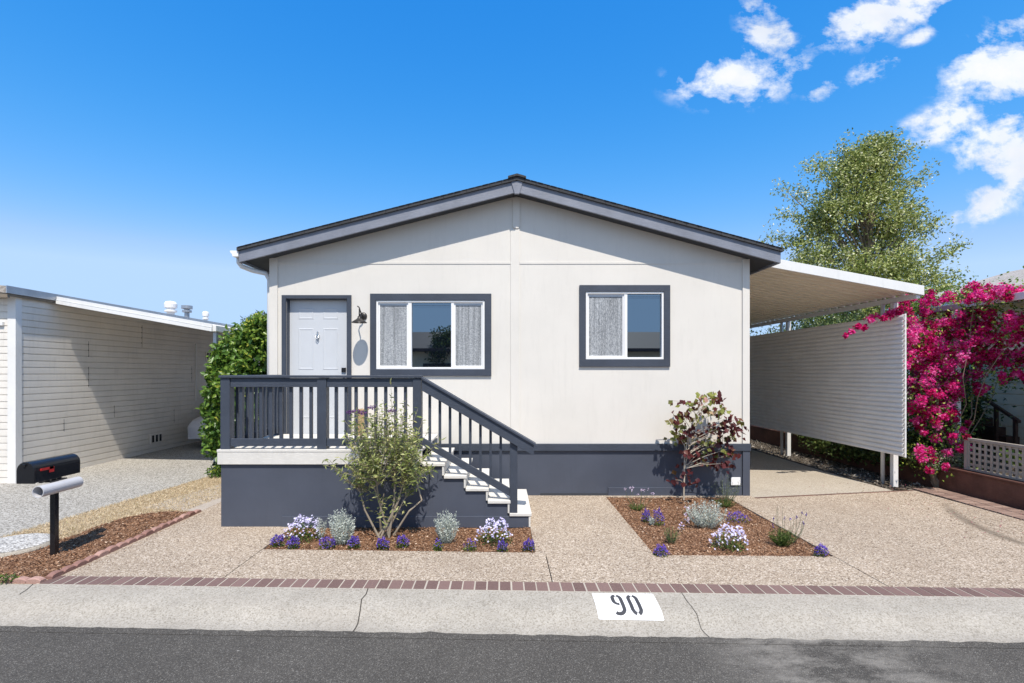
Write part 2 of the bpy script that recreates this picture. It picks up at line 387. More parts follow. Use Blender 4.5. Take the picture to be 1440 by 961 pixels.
stroke(m, arc(x0+.033, dt+.045, .033, .045, 100, 180) + [(x0, dt+.085)] + arc(x0+.036, dt+.085, .036, .045, 185, 275, 7)[0:], W)
stroke(m, arc(x1-.036, dt+.045, .036, .045, 72, 0) + [(x1, db-.06)] + arc(x1-.045, db-.05, .045, .05, 0, -128, 9), W)
m.build('digit', M['stencilk'], num)
x0 = 1.033; x1 = 1.097; m = MB()
stroke(m, arc(x0+.032, dt+.05, .032, .05, 104, 180) + arc(x0+.032, db-.05, .032, .05, 180, 256), W)
stroke(m, arc(x1-.032, dt+.05, .032, .05, 76, 0) + arc(x1-.032, db-.05, .032, .05, 0, -76), W)
m.build('digit', M['stencilk'], num)

# brick band (real bricks, one surface pattern)
m = MB(); rnd = []
x = -4.02
while x < 9:
    w = .093+random.uniform(-.003, .003); y0 = SY(x); j = random.uniform(-.002, .002); z = .003+random.uniform(-.001, .0015)
    a = SY(x, -.006+j); b = SY(x, -.172+j)
    m.add([(x, a, -.03), (x+w, a+TH*w, -.03), (x+w, b+TH*w, -.03), (x, b, -.03), (x, a, z), (x+w, a+TH*w, z), (x+w, b+TH*w, z), (x, b, z)],
          [(4,5,6,7),(0,1,5,4),(1,2,6,5),(2,3,7,6),(3,0,4,7)]); rnd += [random.random()]*5
    x += .1055
tag(m.build('brick_band', M['paver'], rnd=rnd), kind='structure')
M['mortar'] = paint('mortar', (.42, .37, .31), .9, .1)
slab('mortar_bed', [(-4.05, SY(-4.05)), (9, SY(9)), (9, SY(9, -.178)), (-4.05, SY(-4.05, -.178))], .0005, M['mortar'])
# driveway with the two beds cut out: assemble from butting pieces
BX0, BX1, BY0 = -2.49, .345, 5.12      # bed 1
CX0, CX1, CY0, CY1 = 1.545, 3.33, 4.99, 7.37
yb = lambda x: SY(x, -.178)
dv = MB()
def piece(poly, z=0.): dv.prism_z(poly, -.15, z)
b1l, b1r = 5.185, 5.085    # front edge of bed 1 slants with the street
g = .004
piece([(-3.99, yb(-3.99)), (BX0-g, yb(BX0)), (BX0-g, 9.0), (-3.99, 9.0)])
piece([(BX0+g, yb(BX0)), (.448-g, yb(.448)), (.448-g, 5.0153), (.448-g, 5.0749), (BX1, b1r), (BX0+g, b1l)])
piece([(.448+g, yb(.448)), (CX1-g, yb(CX1)), (CX1-g, 4.985), (CX0, 5.015), (.448+g, 5.015)])
piece([(BX1, b1r), (.448-g, 5.075), (.448-g, 5.0154), (CX0, 5.0151), (CX0, 7.6), (BX1, 7.6)])
piece([(CX0, 7.37), (CX1, 7.37), (CX1, 7.6), (CX0, 7.6)])
piece([(CX1+g, yb(CX1)), (9, yb(9)), (9, 5.6), (6.5, 5.6), (6.45, 7.75), (CX1+g, 7.2)])
piece([(CX1, 5.2), (CX1+g, 5.2), (CX1+g, 7.20), (3.72, 7.24), (3.72, 7.6), (CX1, 7.6)], -.0005)
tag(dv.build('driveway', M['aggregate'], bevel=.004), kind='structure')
slab('driveway_joint', [(3.70, 7.20), (6.45, 7.70), (6.45, 7.81), (3.70, 7.34)], -.006, M['rust'])
slab('carport_slab', [(3.70, 7.34), (6.10, 7.76), (6.0, 9.3), (5.9, 20), (3.70, 20)], -.001, M['backslab'])
slab('verge', [(6.1, 7.75), (6.98, 7.86), (6.98, 20), (5.9, 20), (6.0, 9.3)], -.02, M['darksoil'])
m = MB(); rnd = []
y = 5.0
while y < 7.9:
    for k in range(2):
        xx = 6.52+k*.215
        m.box(xx, xx+.205, y, y+.095, -.12, .003+random.uniform(0, .004)); rnd += [random.random()]*6
    y += .104
tag(m.build('brick_edge_strip', M['oldbrick'], rnd=rnd), kind='structure')
# joints at bottoms of the slab gaps
slab('bed_edging', [(-3.9, yb(-3.9)+.05), (5, yb(5)+.05), (5, 4.9), (-3.9, 4.9)], -.03, M['joint'])
# left yard
slab('neighbour_driveway', [(-30, SY(-30)), (-5.62, SY(-5.62)), (-5.58, 5.6), (-5.15, 9.1), (-4.9, 22), (-30, 22)], -.004, M['greydrive'])
slab('dry_lawn', [(-5.62, SY(-5.62)), (-4.0, SY(-4)), (-4.0, 6.6), (-4.25, 9.6), (-5.12, 9.4), (-5.15, 9.1), (-5.58, 5.6)], -.006, M['soil'])
slab('side_path', [(-4.0, 6.58), (-3.99, 6.58), (-3.99, 9.), (-3.0, 9), (-3, 14), (-4.1, 14), (-4.25, 9.6)], -.002, M['path'])
slab('path_slab', [(-4.9, 6.78), (-4.0, 6.62), (-4.0, 9.0), (-4.5, 9.0)], -.0035, M['path'])

# beds: lumpy mulch sheet + chips
def bed(name, poly, h, seed, dens=2600):
    r = np.random.default_rng(seed)
    xs = [p[0] for p in poly]; ys = [p[1] for p in poly]
    bmx = bmesh.new(); vv = [bmx.verts.new((x, y, 0)) for x, y in poly]; bmx.faces.new(vv)
    for ax, lo, hi in ((0, min(xs), max(xs)), (1, min(ys), max(ys))):
        t = lo+.045
        while t < hi:
            co = [0, 0, 0]; no = [0, 0, 0]; co[ax] = t; no[ax] = 1
            bmesh.ops.bisect_plane(bmx, geom=bmx.verts[:]+bmx.edges[:]+bmx.faces[:], plane_co=co, plane_no=no); t += .045
    from mathutils import noise
    for v in bmx.verts: 
        v.co.z = h+.016*noise.noise(Vector((v.co.x*4, v.co.y*4, seed)))+r.normal(0, .004)
    bmx.normal_update()
    for f in bmx.faces:
        if f.normal.z < 0: f.normal_flip()
    me = bpy.data.meshes.new(name); bmx.to_mesh(me); bmx.free(); me.materials.append(M['mulch'])
    o = bpy.data.objects.new(name, me); COL.objects.link(o); tag(o, kind='structure')
    area = (max(xs)-min(xs))*(max(ys)-min(ys)); n = int(area*dens)
    C = np.stack([r.uniform(min(xs)+.01, max(xs)-.01, n), r.uniform(min(ys)+.01, max(ys)-.01, n), np.full(n, h)], 1)
    ins = np.array([pin(c[0], c[1], poly) for c in C]); C = C[ins]; n = len(C)
    C[:, 2] += [.016*noise.noise(Vector((c[0]*4, c[1]*4, seed))) for c in C]; C[:, 2] += r.uniform(0, .012, n)
    A = rdir(n); A[:, 2] *= .35; N = rdir(n, 1.2)
    o2 = leaf_mesh('mulch_chips', M['chip'], C, A, N, r.uniform(.010, .034, n), r.uniform(.006, .016, n))
    tag(o2, 'loose shredded brown bark chips covering the planting bed', 'mulch', kind='stuff'); return o
def pin(x, y, poly):
    c = False; n = len(poly)
    for i in range(n):
        (xa, ya), (xb, y_b) = poly[i], poly[i-1]
        if (ya > y) != (y_b > y) and x < (xb-xa)*(y-ya)/(y_b-ya)+xa: c = not c
    return c
bed('planting_bed', [(BX0, b1l), (BX1, b1r), (BX1, 5.97), (BX0, 5.97)], -.015, 1)
bed('planting_bed', [(CX0, 5.015), (CX1, 4.985), (CX1, 7.37), (CX0, 7.37)], -.015, 2)
bed('planting_bed', [(-5.15, 4.46), (-4.06, 4.40), (-4.03, 6.56), (-4.6, 6.48), (-4.76, 6.2), (-4.84, 5.2), (-5.02, 4.9)], .015, 3)
# red scalloped edging around the letterbox bed
m = MB(); rnd = []
def scallop(p, q, w, h):
    p = Vector(p); q = Vector(q); L = (q-p).length; k = int(L/.125); d = (q-p)/k; nrm = Vector((-d.y, d.x)).normalized()*w/2
    for i in range(k):
        a = p+d*i; zz = random.uniform(-.009, .009)
        ring = []
        for tt, hh in ((.02, .55), (.12, .82), (.3, .97), (.5, 1.), (.7, .97), (.88, .82), (.98, .55)):
            c = a+d*tt; ring.append((c, h*hh+zz))
        vs = []
        for c, z in ring:
            for s in (-1, 1):
                vs += [(c.x+s*nrm.x, c.y+s*nrm.y, -.05), (c.x+s*nrm.x, c.y+s*nrm.y, z*.8), (c.x+s*nrm.x*.6, c.y+s*nrm.y*.6, z)]
        fs = []
        K = len(ring)
        for j in range(K-1):
            o = j*6; n2 = o+6
            fs += [(o+0, n2+0, n2+1, o+1), (o+1, n2+1, n2+2, o+2), (o+2, n2+2, n2+5, o+5), (o+5, n2+5, n2+4, o+4), (o+4, n2+4, n2+3, o+3)]
        fs += [(0, 1, 2, 5, 4, 3), tuple(x+(K-1)*6 for x in (3, 4, 5, 2, 1, 0))]
        m.add(vs, fs); rnd.extend([random.random()]*len(fs))
scallop((-4.02, 4.42), (-3.99, 6.58), .06, .05)
scallop((-5.6, 4.435), (-4.02, 4.37), .06, .048)
tag(m.build('brick_edging', M['redbrick'], rnd=rnd), 'low scalloped pink red masonry edging around the letterbox bed', 'edging')
# stone disc
m = MB(); m.lathe([(0, -.05), (.36, -.05), (.37, .02), (.36, .035), (.345, .03), (.33, .045), (0, .05)], (-5.13, 5.22, 0), 40)
pc = thing('utility_cover', (-5.13, 5.22, 0), 'round flat cover with pale pebble top in the dry grass', 'cover')
m.build('rim', M['kerb'], pc, smooth=False)
m = MB(); m.lathe([(.325, .048), (.30, .058), (.15, .064), (.001, .066)], (-5.13, 5.22, 0), 40); m.build('pebble_top', M['gravelw'], pc)
# dry grass
def grass_patch(poly, n, hmax, seed, name='dry_grass'):
    r = np.random.default_rng(seed); xs = [p[0] for p in poly]; ys = [p[1] for p in poly]
    C = np.stack([r.uniform(min(xs), max(xs), n), r.uniform(min(ys), max(ys), n), np.full(n, -.008)], 1)
    C = C[[pin(c[0], c[1], poly) for c in C]]; n = len(C)
    A = rdir(n, .7); A[:, 2] = np.abs(A[:, 2])*.8+.05
    return leaf_mesh(name, M['grass'], C, A, rdir(n, .3), r.uniform(.3, 1, n)*hmax, r.uniform(.003, .008, n))
g_poly = [(-5.66, 4.45), (-5.0, 4.5), (-4.95, 4.95), (-4.75, 5.3), (-4.70, 6.25), (-4.55, 6.52), (-4.2, 6.68), (-4.1, 7.6), (-4.35, 9.2), (-5.1, 9.2), (-5.22, 8.5), (-5.62, 5.6)]
tag(grass_patch(g_poly, 42000, .05, 5), 'straw coloured dry lawn strip between the pale driveway and the mulch', 'dry grass', kind='stuff')

# ------------------------------------------------------------------ main house
YW = 7.45; YF = 7.19
XL, XR = PX(380, YW), PX(1053, YW)
hs = thing('mobile_home', (0.12, YW, 0), 'cream single storey home with navy trim, gable roof and raised navy skirting', 'house')
RX, RZ = PX(727, YF), PZ(250, YF)              # ridge top
LX, LZ = PX(336, YF), PZ(348.5, YF); QX, QZ = PX(1098, YF), PZ(350, YF)
sl = (RZ-LZ)/(RX-LX); sr = (RZ-QZ)/(QX-RX)
def roofz(x): return RZ-sl*(RX-x) if x < RX else RZ-sr*(x-RX)
zs = PZ(624, YW)                                # skirt top
# wall: solid prism with door and window openings cut by building the front from rectangles
WT = .20                                        # roof build-up below top line
def rects(x0, x1, z0, z1, holes):
    xs = sorted({x0, x1, *[h[0] for h in holes], *[h[1] for h in holes]}); zz = sorted({z0, z1, *[h[2] for h in holes], *[h[3] for h in holes]})
    out = []
    for a, b in zip(xs, xs[1:]):
        for c, d in zip(zz, zz[1:]):
            mx, mz = (a+b)/2, (c+d)/2
            if not any(h[0] < mx < h[1] and h[2] < mz < h[3] for h in holes): out.append((a, b, c, d))
    return out
DX0, DX1, DZ0, DZ1 = PX(403, YW), PX(488.5, YW), .90, PZ(420.5, YW)
W1 = (PX(529.5, YW), PX(681.5, YW), PZ(519.5, YW), PZ(423, YW))
W2 = (PX(823.6, YW), PX(932.8, YW), PZ(505.6, YW), PZ(410.8, YW))
zt = 3.35
m = MB()
for a, b, c, d in rects(XL, XR, zs, zt, [(DX0, DX1, DZ0, DZ1), W1, W2]):
    m.add([(a, YW, c), (b, YW, c), (b, YW, d), (a, YW, d)], [(0, 1, 2, 3)])
m.add([(XL, YW, zt), (XR, YW, zt), (XR, YW, roofz(XR)-.1), (RX, YW, RZ-.1), (XL, YW, roofz(XL)-.1)], [(0, 1, 2, 3, 4)])
for hx in ((DX0, DX1, DZ0, DZ1, .10), W1+(.05,), W2+(.05,)):
    a, b, c, d, dp = hx; y2 = YW+dp
    m.add([(a, YW, c), (b, YW, c), (b, YW, d), (a, YW, d), (a, y2, c), (b, y2, c), (b, y2, d), (a, y2, d)], [(0, 4, 5, 1), (1, 5, 6, 2), (2, 6, 7, 3), (3, 7, 4, 0)])
m.add([(XL, YW, 0), (XL, 21, 0), (XL, 21, 3.6), (XL, YW, 3.6)], [(0, 1, 2, 3)])
m.add([(XR, YW, 0), (XR, YW, 3.6), (XR, 21, 3.6), (XR, 21, 0)], [(0, 1, 2, 3)])
m.add([(XL, 21, 0), (XL, 21, 3.6), (RX, 21, 4.5), (XR, 21, 3.6), (XR, 21, 0)], [(4, 3, 2, 1, 0)])
m.build('wall', M['wall'], hs)
# roof: shingle slab and sheathing
m = MB(); t1 = .045
m.prism_y([(LX-.02, LZ-t1-.005), (RX, RZ-t1), (QX+.02, QZ-t1-.005), (QX+.02, QZ), (RX, RZ), (LX-.02, LZ)], YF-.03, 21.3)
roof = m.build('roof', M['shingle'], hs)
# shingle butts along rake: small steps
m = MB()
k = 40
for i in range(k):
    for (xa, za, xb, zb) in ((LX, LZ, RX, RZ), (QX, QZ, RX, RZ)):
        a = i/k; b = (i+1)/k-.0015
        p = (xa+(xb-xa)*a, za+(zb-za)*a); q = (xa+(xb-xa)*b, za+(zb-za)*b)
        if xa > xb: p, q = q, p
        lift = .002; lp, lq = (lift, .001) if xa < xb else (.001, lift)
        m.prism_y([(p[0], p[1]+.001), (q[0], q[1]+.001), (q[0], q[1]+lq+.003), (p[0], p[1]+lp+.003)], YF-.040+random.uniform(-.002, .002), 21.3)
m.build('shingles', M['shingle'], roof)
m = MB(); 
for yy in np.arange(YF-.05, 21.2, .14):
    m.prism_y([(RX-.13, RZ-.022), (RX, RZ+.012), (RX+.13, RZ-.024), (RX+.13, RZ+.004), (RX, RZ+.042), (RX-.13, RZ+.006)], yy, yy+.19)
m.build('ridge_cap', M['shingle'], roof)
# soffit (front overhang + eaves)
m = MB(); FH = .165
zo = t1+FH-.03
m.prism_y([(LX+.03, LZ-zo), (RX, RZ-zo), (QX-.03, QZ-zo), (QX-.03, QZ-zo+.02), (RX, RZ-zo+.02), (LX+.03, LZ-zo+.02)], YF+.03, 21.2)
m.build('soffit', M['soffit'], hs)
for (xa, za, xb, zb) in ((LX, LZ, RX-.042, RZ-.042*sl), (RX+.042, RZ-.042*sr, QX, QZ)):
    m = MB(); m.prism_y([(xa, za-t1-FH), (xb, zb-t1-FH), (xb, zb-t1), (xa, za-t1)], YF, YF+.035)
    m.build('fascia_board', M['fascia'], hs, bevel=.003)
m = MB(); m.prism_y([(RX-.035, RZ-t1-FH-.028), (RX+.035, RZ-t1-FH-.028), (RX+.085, RZ-t1-.015), (RX+.0, RZ-t1-.004), (RX-.085, RZ-t1-.015)], YF-.014, YF+.03)
m.build('fascia_key_block', M['fascia'], hs, bevel=.003)
for x, z, s in ((LX, LZ, 1), (QX, QZ, -1)):
    m = MB(); m.box(x, x+s*.03, YF+.036, 21.2, z-t1-FH, z-t1-.004); m.build('eave_board', M['fascia'], hs)
# gable centre board, corner boards, band
m = MB(); a, b = PX(721, YW), PX(731, YW); c = (a+b)/2
m.prism_y([(a, PZ(318, YW)), (a+.02, PZ(322, YW)), (b-.02, PZ(322, YW)), (b, PZ(318, YW)), (b, 4.45), (a, 4.45)], YW-.022, YW-.001)
m.build('gable_board', M['wall'], hs, bevel=.002)
m = MB(); m.box(PX(718, YW), PX(730.5, YW), YW-.012, YW-.001, zs+.002, PZ(322.5, YW)); m.build('joint_cover', M['wall'], hs, bevel=.002)
for a, b in ((XL-.004, PX(391, YW)), (PX(1043.5, YW), XR+.004)):
    m = MB(); m.box(a, b, YW-.022, YW-.001, zs+.002, roofz((a+b)/2)-zo-.01 if a < 0 else roofz(b)-zo-.005)
    m.build('corner_board', M['wall'], hs, bevel=.002)
for a, b in ((PX(391, YW)+.001, PX(718, YW)-.001), (PX(730.6, YW)+.001, PX(1043.5, YW)-.001)):
    m = MB(); m.box(a, b, YW-.007, YW-.001, PZ(371.5, YW), PZ(368.5, YW)); m.build('drip_strip', M['wall'], hs)
# skirting
m = MB(); m.box(XL, XR, YW+.0, YW+.03, -.02, zs-.10); m.build('skirting', M['navyp'], hs)
m = MB(); m.box(XL-.012, XR+.016, YW-.035, YW+.03, PZ(634, YW), zs); m.build('skirting_cap', M['navy'], hs, bevel=.004)
m = MB(); m.box(PX(855, YW), XR-.11, YW-.016, YW-.0005, -.02, PZ(685.5, YW)); m.build('skirting_access_board', M['navyp'], hs, bevel=.003)
m = MB(); m.box(XR-.10, XR+.008, YW-.022, YW+.02, -.02, PZ(634, YW)-.002); m.build('skirting_post', M['navyp'], hs, bevel=.003)
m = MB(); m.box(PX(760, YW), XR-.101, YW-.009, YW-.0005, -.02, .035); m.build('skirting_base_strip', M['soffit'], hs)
# side walls' skirting
m = MB(); m.box(XR+.001, XR+.012, YW+.031, 21, -.02, zs); m.build('side_skirting', M['navyp'], hs)
m = MB(); m.box(PX(1027, YW), PX(1040, YW), YW-.03, YW-.0165, PZ(682, YW), PZ(671, YW)); m.build('outlet_cover', M['white'], hs, bevel=.003)
# door
dr = MB(); yd = YW+.085
dr.box(DX0+.012, DX1-.012, yd, yd+.03, DZ0, DZ1-.01)
door = dr.build('front_door', M['door'], hs)
m = MB()
for (v0, v1) in ((434, 449), (462, 520), (534, 588)):
    for (ua, ub) in ((420, 441), (454.5, 475.5)):
        a, b, c, d = PX(ua, yd), PX(ub, yd), PZ(v1, yd), PZ(v0, yd)
        for k, (ins, off) in enumerate(((0, .004), (.02, .010))):
            pass
        # recessed moulding ring: raised border with bevelled slopes + field
        e = .016
        rings = [(0, 0), (.005, -.0035), (.012, -.0035), (.03, -.0005)]
        vs = []
        for ins, off in rings: vs += [(a+ins, yd+off*1.0-.0005, c+ins), (b-ins, yd+off-.0005, c+ins), (b-ins, yd+off-.0005, d-ins), (a+ins, yd+off-.0005, d-ins)]
        fs = [(i*4+j, i*4+(j+1) % 4, (i+1)*4+(j+1) % 4, (i+1)*4+j) for i in range(3) for j in range(4)] + [(12, 13, 14, 15)]
        m.add(vs, fs)
m.build('door_moulding', M['door'], door)
m = MB(); kx, kz = PX(447, yd), PZ(473, yd)
m.prism_y([(kx-.01, kz-.055), (kx+.01, kz-.055), (kx+.026, kz-.01), (kx+.022, kz+.02), (kx+.006, kz+.035), (kx+.012, kz+.06), (kx, kz+.075), (kx-.012, kz+.06), (kx-.006, kz+.035), (kx-.022, kz+.02), (kx-.026, kz-.01)], yd-.02, yd-.001)
m.tube([(kx-.018, yd-.025, kz+.01), (kx-.022, yd-.038, kz-.02), (kx, yd-.042, kz-.042), (kx+.022, yd-.038, kz-.02), (kx+.018, yd-.025, kz+.01)], .005)
m.build('door_knocker', M['chrome'], door, bevel=.002)
m = MB(); a, c = PX(481, yd), PZ(520.5, yd); m.box(a-.004, a+.062, yd-.022, yd-.001, c-.034, c+.034); m.build('door_lock', M['blackmetal'], door, bevel=.003); m = MB()
m.tube([(a+.03, yd-.05, c-.10), (a+.03, yd-.001, c-.10)], .014); m.box(a-.07, a+.035, yd-.055, yd-.04, c-.11, c-.09)
m.build('door_handle', M['blackmetal'], door, bevel=.003)
m = MB(); m.box(DX0+.0, DX1-.0, YW-.01, yd, DZ0-.03, DZ0+.012); m.build('threshold', M['galv'], door)
# door casing
T0, T1 = PX(397, YW), PX(494.5, YW); TZ = PZ(415.5, YW); yt = YW-.028
m = MB(); m.box(T0, DX0-.001, yt, YW-.001, .90, TZ); m.box(DX1+.001, T1, yt, YW-.001, .90, TZ); m.box(DX0-.001, DX1+.001, yt+.0, YW-.001, DZ1+.001, TZ)
m.build('door_casing', M['navyv'], hs, bevel=.002)
m = MB(); m.box(DX0, DX0+.011, YW, yd+.02, .90, DZ1); m.box(DX1-.011, DX1, YW, yd+.02, .90, DZ1); m.box(DX0+.011, DX1-.011, YW, yd+.02, DZ1-.009, DZ1); m.build('door_jamb', M['navyv'], hs)
# windows
def window(W, trim, panes, fr=.028):
    x0, x1, z0, z1 = W; a, b, c, d = trim; g = .0015
    m = MB(); y0 = YW-.03
    m.box(a, b, y0, YW-.001, z1+g, d); m.box(a, b, y0, YW-.001, c, z0-g); m.box(a, x0-g, y0, YW-.001, z0-g, z1+g); m.box(x1+g, b, y0, YW-.001, z0-g, z1+g)
    win = m.build('window', M['navy'], hs, bevel=.002)
    m = MB(); y1 = YW+.048
    yo = YW-.018
    m.box(x0, x1, yo, y1, z1-fr, z1); m.box(x0, x1, yo, y1, z0, z0+fr*1.1); m.box(x0, x0+fr, yo, y1, z0+fr*1.1, z1-fr); m.box(x1-fr, x1, yo, y1, z0+fr*1.1, z1-fr)
    for pa, pb, kind in panes[:-1]:
        pass
    for (pa, pb, k1), (qa, qb, k2) in zip(panes, panes[1:]): m.box(pb, qa, yo+.008, y1, z0+fr*1.1, z1-fr)
    m.build('window_frame', M['white'], win, bevel=.003)
    for pa, pb, k in panes:
        lo, hi = z0+fr*1.1, z1-fr
        if k == 'g':
            m = MB(); m.box(pa+.001, pb-.001, YW+.03, YW+.036, lo, hi); m.build('pane', M['glass'], win)
            m = MB(); m.box(pa+.02, pb-.02, YW+.0285, YW+.0295, hi-.045, hi-.038); m.box(pa+.02, pb-.02, YW+.0285, YW+.0295, hi-.065, hi-.062); m.build('blind_rail', M['blindrail'], win)
        else:
            m = MB(); s = .022; yy = YW+.005
            m.box(pa, pb, yy, yy+.02, hi-s, hi-.002); m.box(pa, pb, yy, yy+.02, lo+.002, lo+s); m.box(pa, pa+s, yy, yy+.02, lo+s, hi-s); m.box(pb-s, pb, yy, yy+.02, lo+s, hi-s)
            m.build('sash', M['white'], win, bevel=.002)
            m = MB(); m.box(pa+s, pb-s, yy+.012, yy+.018, lo+s, hi-s); m.build('textured_pane', M[k], win)
            m = MB(); m.box(pa+s, pb-s, yy+.002, yy+.012, hi-s-.022, hi-s-.0005); m.build('pull_rail', M['galv'], win)
window(W1, (PX(521, YW), PX(691, YW), PZ(529, YW), PZ(413.5, YW)), [(W1[0]+.028, PX(574, YW), 'rainglass'), (PX(579, YW), PX(634.5, YW), 'g'), (PX(638.5, YW), W1[1]-.028, 'rainglass')])
window(W2, (PX(814.6, YW), PX(941.7, YW), PZ(516, YW), PZ(401.5, YW)), [(W2[0]+.028, PX(877.5, YW), 'ribglass'), (PX(882, YW), W2[1]-.028, 'g')])
# blinds rail behind glass: thin pale line at top of each clear pane
# gutter and downspout
m = MB(); gx, gz = LX-.004, LZ-.045
prof = [(-.002, 0), (-.125, .0), (-.115, -.03), (-.095, -.05), (-.085, -.085), (-.002, -.085)]
m.prism_y([(gx+x, gz+z) for x, z in reversed(prof)], YF-.01, 21.2); gut = m.build('gutter', M['white'], hs, bevel=.003)
m = MB(); y0 = YF+.10; dx = XL-.035
m.tube([(gx-.05, y0, gz-.08), (gx-.05, y0, gz-.15), (gx-.02, y0+.02, gz-.20), (gx+.10, y0+.10, gz-.245), (gx+.25, y0+.2, gz-.27), (dx-.03, YW+.04, gz-.30), (dx, YW+.05, gz-.36), (dx, YW+.05, gz-.44), (dx, YW+.05, .15)], .034, 10)
m.build('downspout', M['alu'], hs, smooth=True)

# ------------------------------------------------------------------ porch with steps
YD = 5.94; DXL = PX(311, YD); DZ = .895; YB = 7.415
XS = PX(594, YD)     # deck end
pr = thing('porch', (-1.6, 6.6, 0), 'raised navy porch with white deck boards, side steps and baluster railing', 'porch')
lev = [.76, .612, .463, .315, .165]; rx = [PX(u, YD) for u in (624.5, 655, 686, 716.5, 746)]
SYB = 7.15
# skirt (front polygon follows steps)
poly = [(DXL, .0)] + [(rx[-1]-.012, .0)]
zl = [z-.045 for z in lev]
for i in range(4, -1, -1):
    poly.append((rx[i]-.012, zl[i])); 
    poly.append(((rx[i-1] if i > 0 else XS)-.012, zl[i])) if i > 0 else None
poly = [p for p in poly if p]
poly += [(XS-.012, zl[0]), (XS-.012, DZ-.155), (DXL, DZ-.155)]
m = MB(); m.prism_y(poly, YD, YD+.03)
m.box(DXL, DXL+.03, YD+.03, YB-.001, 0, DZ-.155)
m.build('porch_skirting', M['navyp'], pr)
m = MB(); m.box(PX(397, YD), rx[-1]-.02, YD-.012, YD-.0005, -.01, PZ(726, YD)); m.build('base_board', M['navyp'], pr, bevel=.003)
for u in (520, ):
    m = MB(); m.box(PX(u, YD)-.002, PX(u, YD)+.002, YD-.0015, YD-.0005, PZ(725, YD), DZ-.16); m.build('panel_joint', M['soffit'], pr)
m = MB(); m.box(DXL-.03, XS+.0, YD-.03, YD-.001, DZ-.148, DZ-.001); m.box(DXL-.03, DXL-.001, YD-.001, YB-.001, DZ-.148, DZ-.001)
m.build('deck_rim', M['deckw'], pr, bevel=.003)
# deck boards run along X
m = MB(); y = YD-.034
while y < YB-.05:
    w = min(.138, YB-y-.002); m.box(DXL-.035, XS-.001, y, y+w, DZ, DZ+.028); y += .143
m.build('deck_boards', M['deckw'], pr, bevel=.003)
DT = DZ+.028
# steps
prev = XS
for i, (z, x) in enumerate(zip(lev, rx)):
    m = MB(); 
    for k in range(2):
        ya = YD-.03 if k == 0 else 0
    m.box(prev-.0+.001, x+.012, YD-.028, SYB, z-.035, z)                      # tread
    m.build('step_tread', M['deckw'], pr, bevel=.004)
    m = MB(); nz = lev[i+1]-.0 if i < 4 else 0
    m.box(x-.022, x-.001, YD-.02, SYB-.02, nz+.001 if i < 4 else .0, z-.036)   # riser below this nosing
    if i == 0: m.box(prev-.02, prev-.001, YD-.02, SYB-.02, z+.001, DZ-.15)
    m.build('step_riser', M['deckw'], pr, bevel=.002)
    prev = x-.001
# back stringer
m = MB(); m.prism_y(poly, SYB-.03, SYB-.001); m.build('rear_stringer', M['navyp'], pr)
# railing
yp = YD+.045; yr = YD+.05
def pbox(name, *a, mat='navyv', bev=.004):
    m = MB(); m.box(*a); return m.build(name, M[mat], pr, bevel=bev)
pw = .056
RT = PZ(531.5, yp)                          # top of posts / rail under cap
for ua, ub in ((313.5, 326.5), (448, 461)): pbox('railing_post', PX(ua, yp), PX(ub, yp), yp-pw, yp+pw, DT, RT-.002)
pbox('railing_post', PX(581.5, yp), PX(593.5, yp), yp-pw, yp+pw, DT, RT-.002)
pxs = [PX(326.5, yp), PX(448, yp), PX(461, yp), PX(581.5, yp)]
for a, b in ((pxs[0], pxs[1]), (pxs[2], pxs[3])):
    pbox('top_rail', a+.001, b-.001, yp-.045, yp-.008, PZ(544.5, yp), RT-.003, mat='navy')
    pbox('bottom_rail', a+.001, b-.001, yp-.045, yp-.008, PZ(627, yp), PZ(616.5, yp), mat='navy')
pbox('rail_cap', PX(312, yp), PX(594, yp), yp-.075, yp+.075, RT, RT+.03, mat='navy')
zb0, zb1 = PZ(626, yp), PZ(533, yp)
bz0, bz1 = PZ(627, yp), PZ(533, yp)
for k in range(8): 
    x = PX(339.6+14*k, yp+.01); pbox('baluster', x-.018, x+.018, yp-.007, yp+.029, bz0, bz1, bev=.002)
for k in range(8):
    x = PX(473+13.9*k, yp+.01); pbox('baluster', x-.018, x+.018, yp-.007, yp+.029, bz0, bz1, bev=.002)
# side railing to the house on the left
xs_ = PX(320, yp); 
pbox('railing_post', xs_-.055, xs_+.055, YB-.13, YB-.02, DT, RT-.002)
pbox('top_rail', xs_-.02, xs_+.018, yp+pw+.001, YB-.131, RT-.095, RT-.003, mat='navyv'); pbox('bottom_rail', xs_-.02, xs_+.018, yp+pw+.001, YB-.131, bz0, bz0+.09, mat='navyv')
pbox('rail_cap', xs_-.075, xs_+.075, yp+.076, YB-.01, RT, RT+.03)
y = yp+.16
while y < YB-.2:
    pbox('baluster', xs_+.019, xs_+.055, y-.018, y+.018, bz0, bz1, bev=.002); y += .118
# stair railing
lx = PX(717, yp), PX(727.5, yp)
zp = PZ(623, yp); pbox('railing_post', lx[0], lx[1], yp-pw, yp+pw-.01, .166, PZ(617, yp))
def slant(name, p, q, th, y0, y1, mat='navy'):
    (xa, za), (xb, zb) = p, q; m = MB(); m.prism_y([(xa, za-th), (xb, zb-th), (xb, zb), (xa, za)], y0, y1); return m.build(name, M[mat], pr, bevel=.003)
ys = yp-.058
sX0, sZ0 = PX(593.5, ys), PZ(534, ys); sX1, sZ1 = PX(754, ys), PZ(627.5, ys); ss = (sZ1-sZ0)/(sX1-sX0)
ex = PX(718, ys)
slant('hand_rail', (sX0+.002, sZ0), (sX1-.03, sZ1+.018), .13, yp-.095, yp-.0575)
slant('hand_rail_cap', (sX0-.0, sZ0+.032), (sX1, sZ1+.030), .03, yp-.115, yp+.04)
zq = PZ(614, yp)
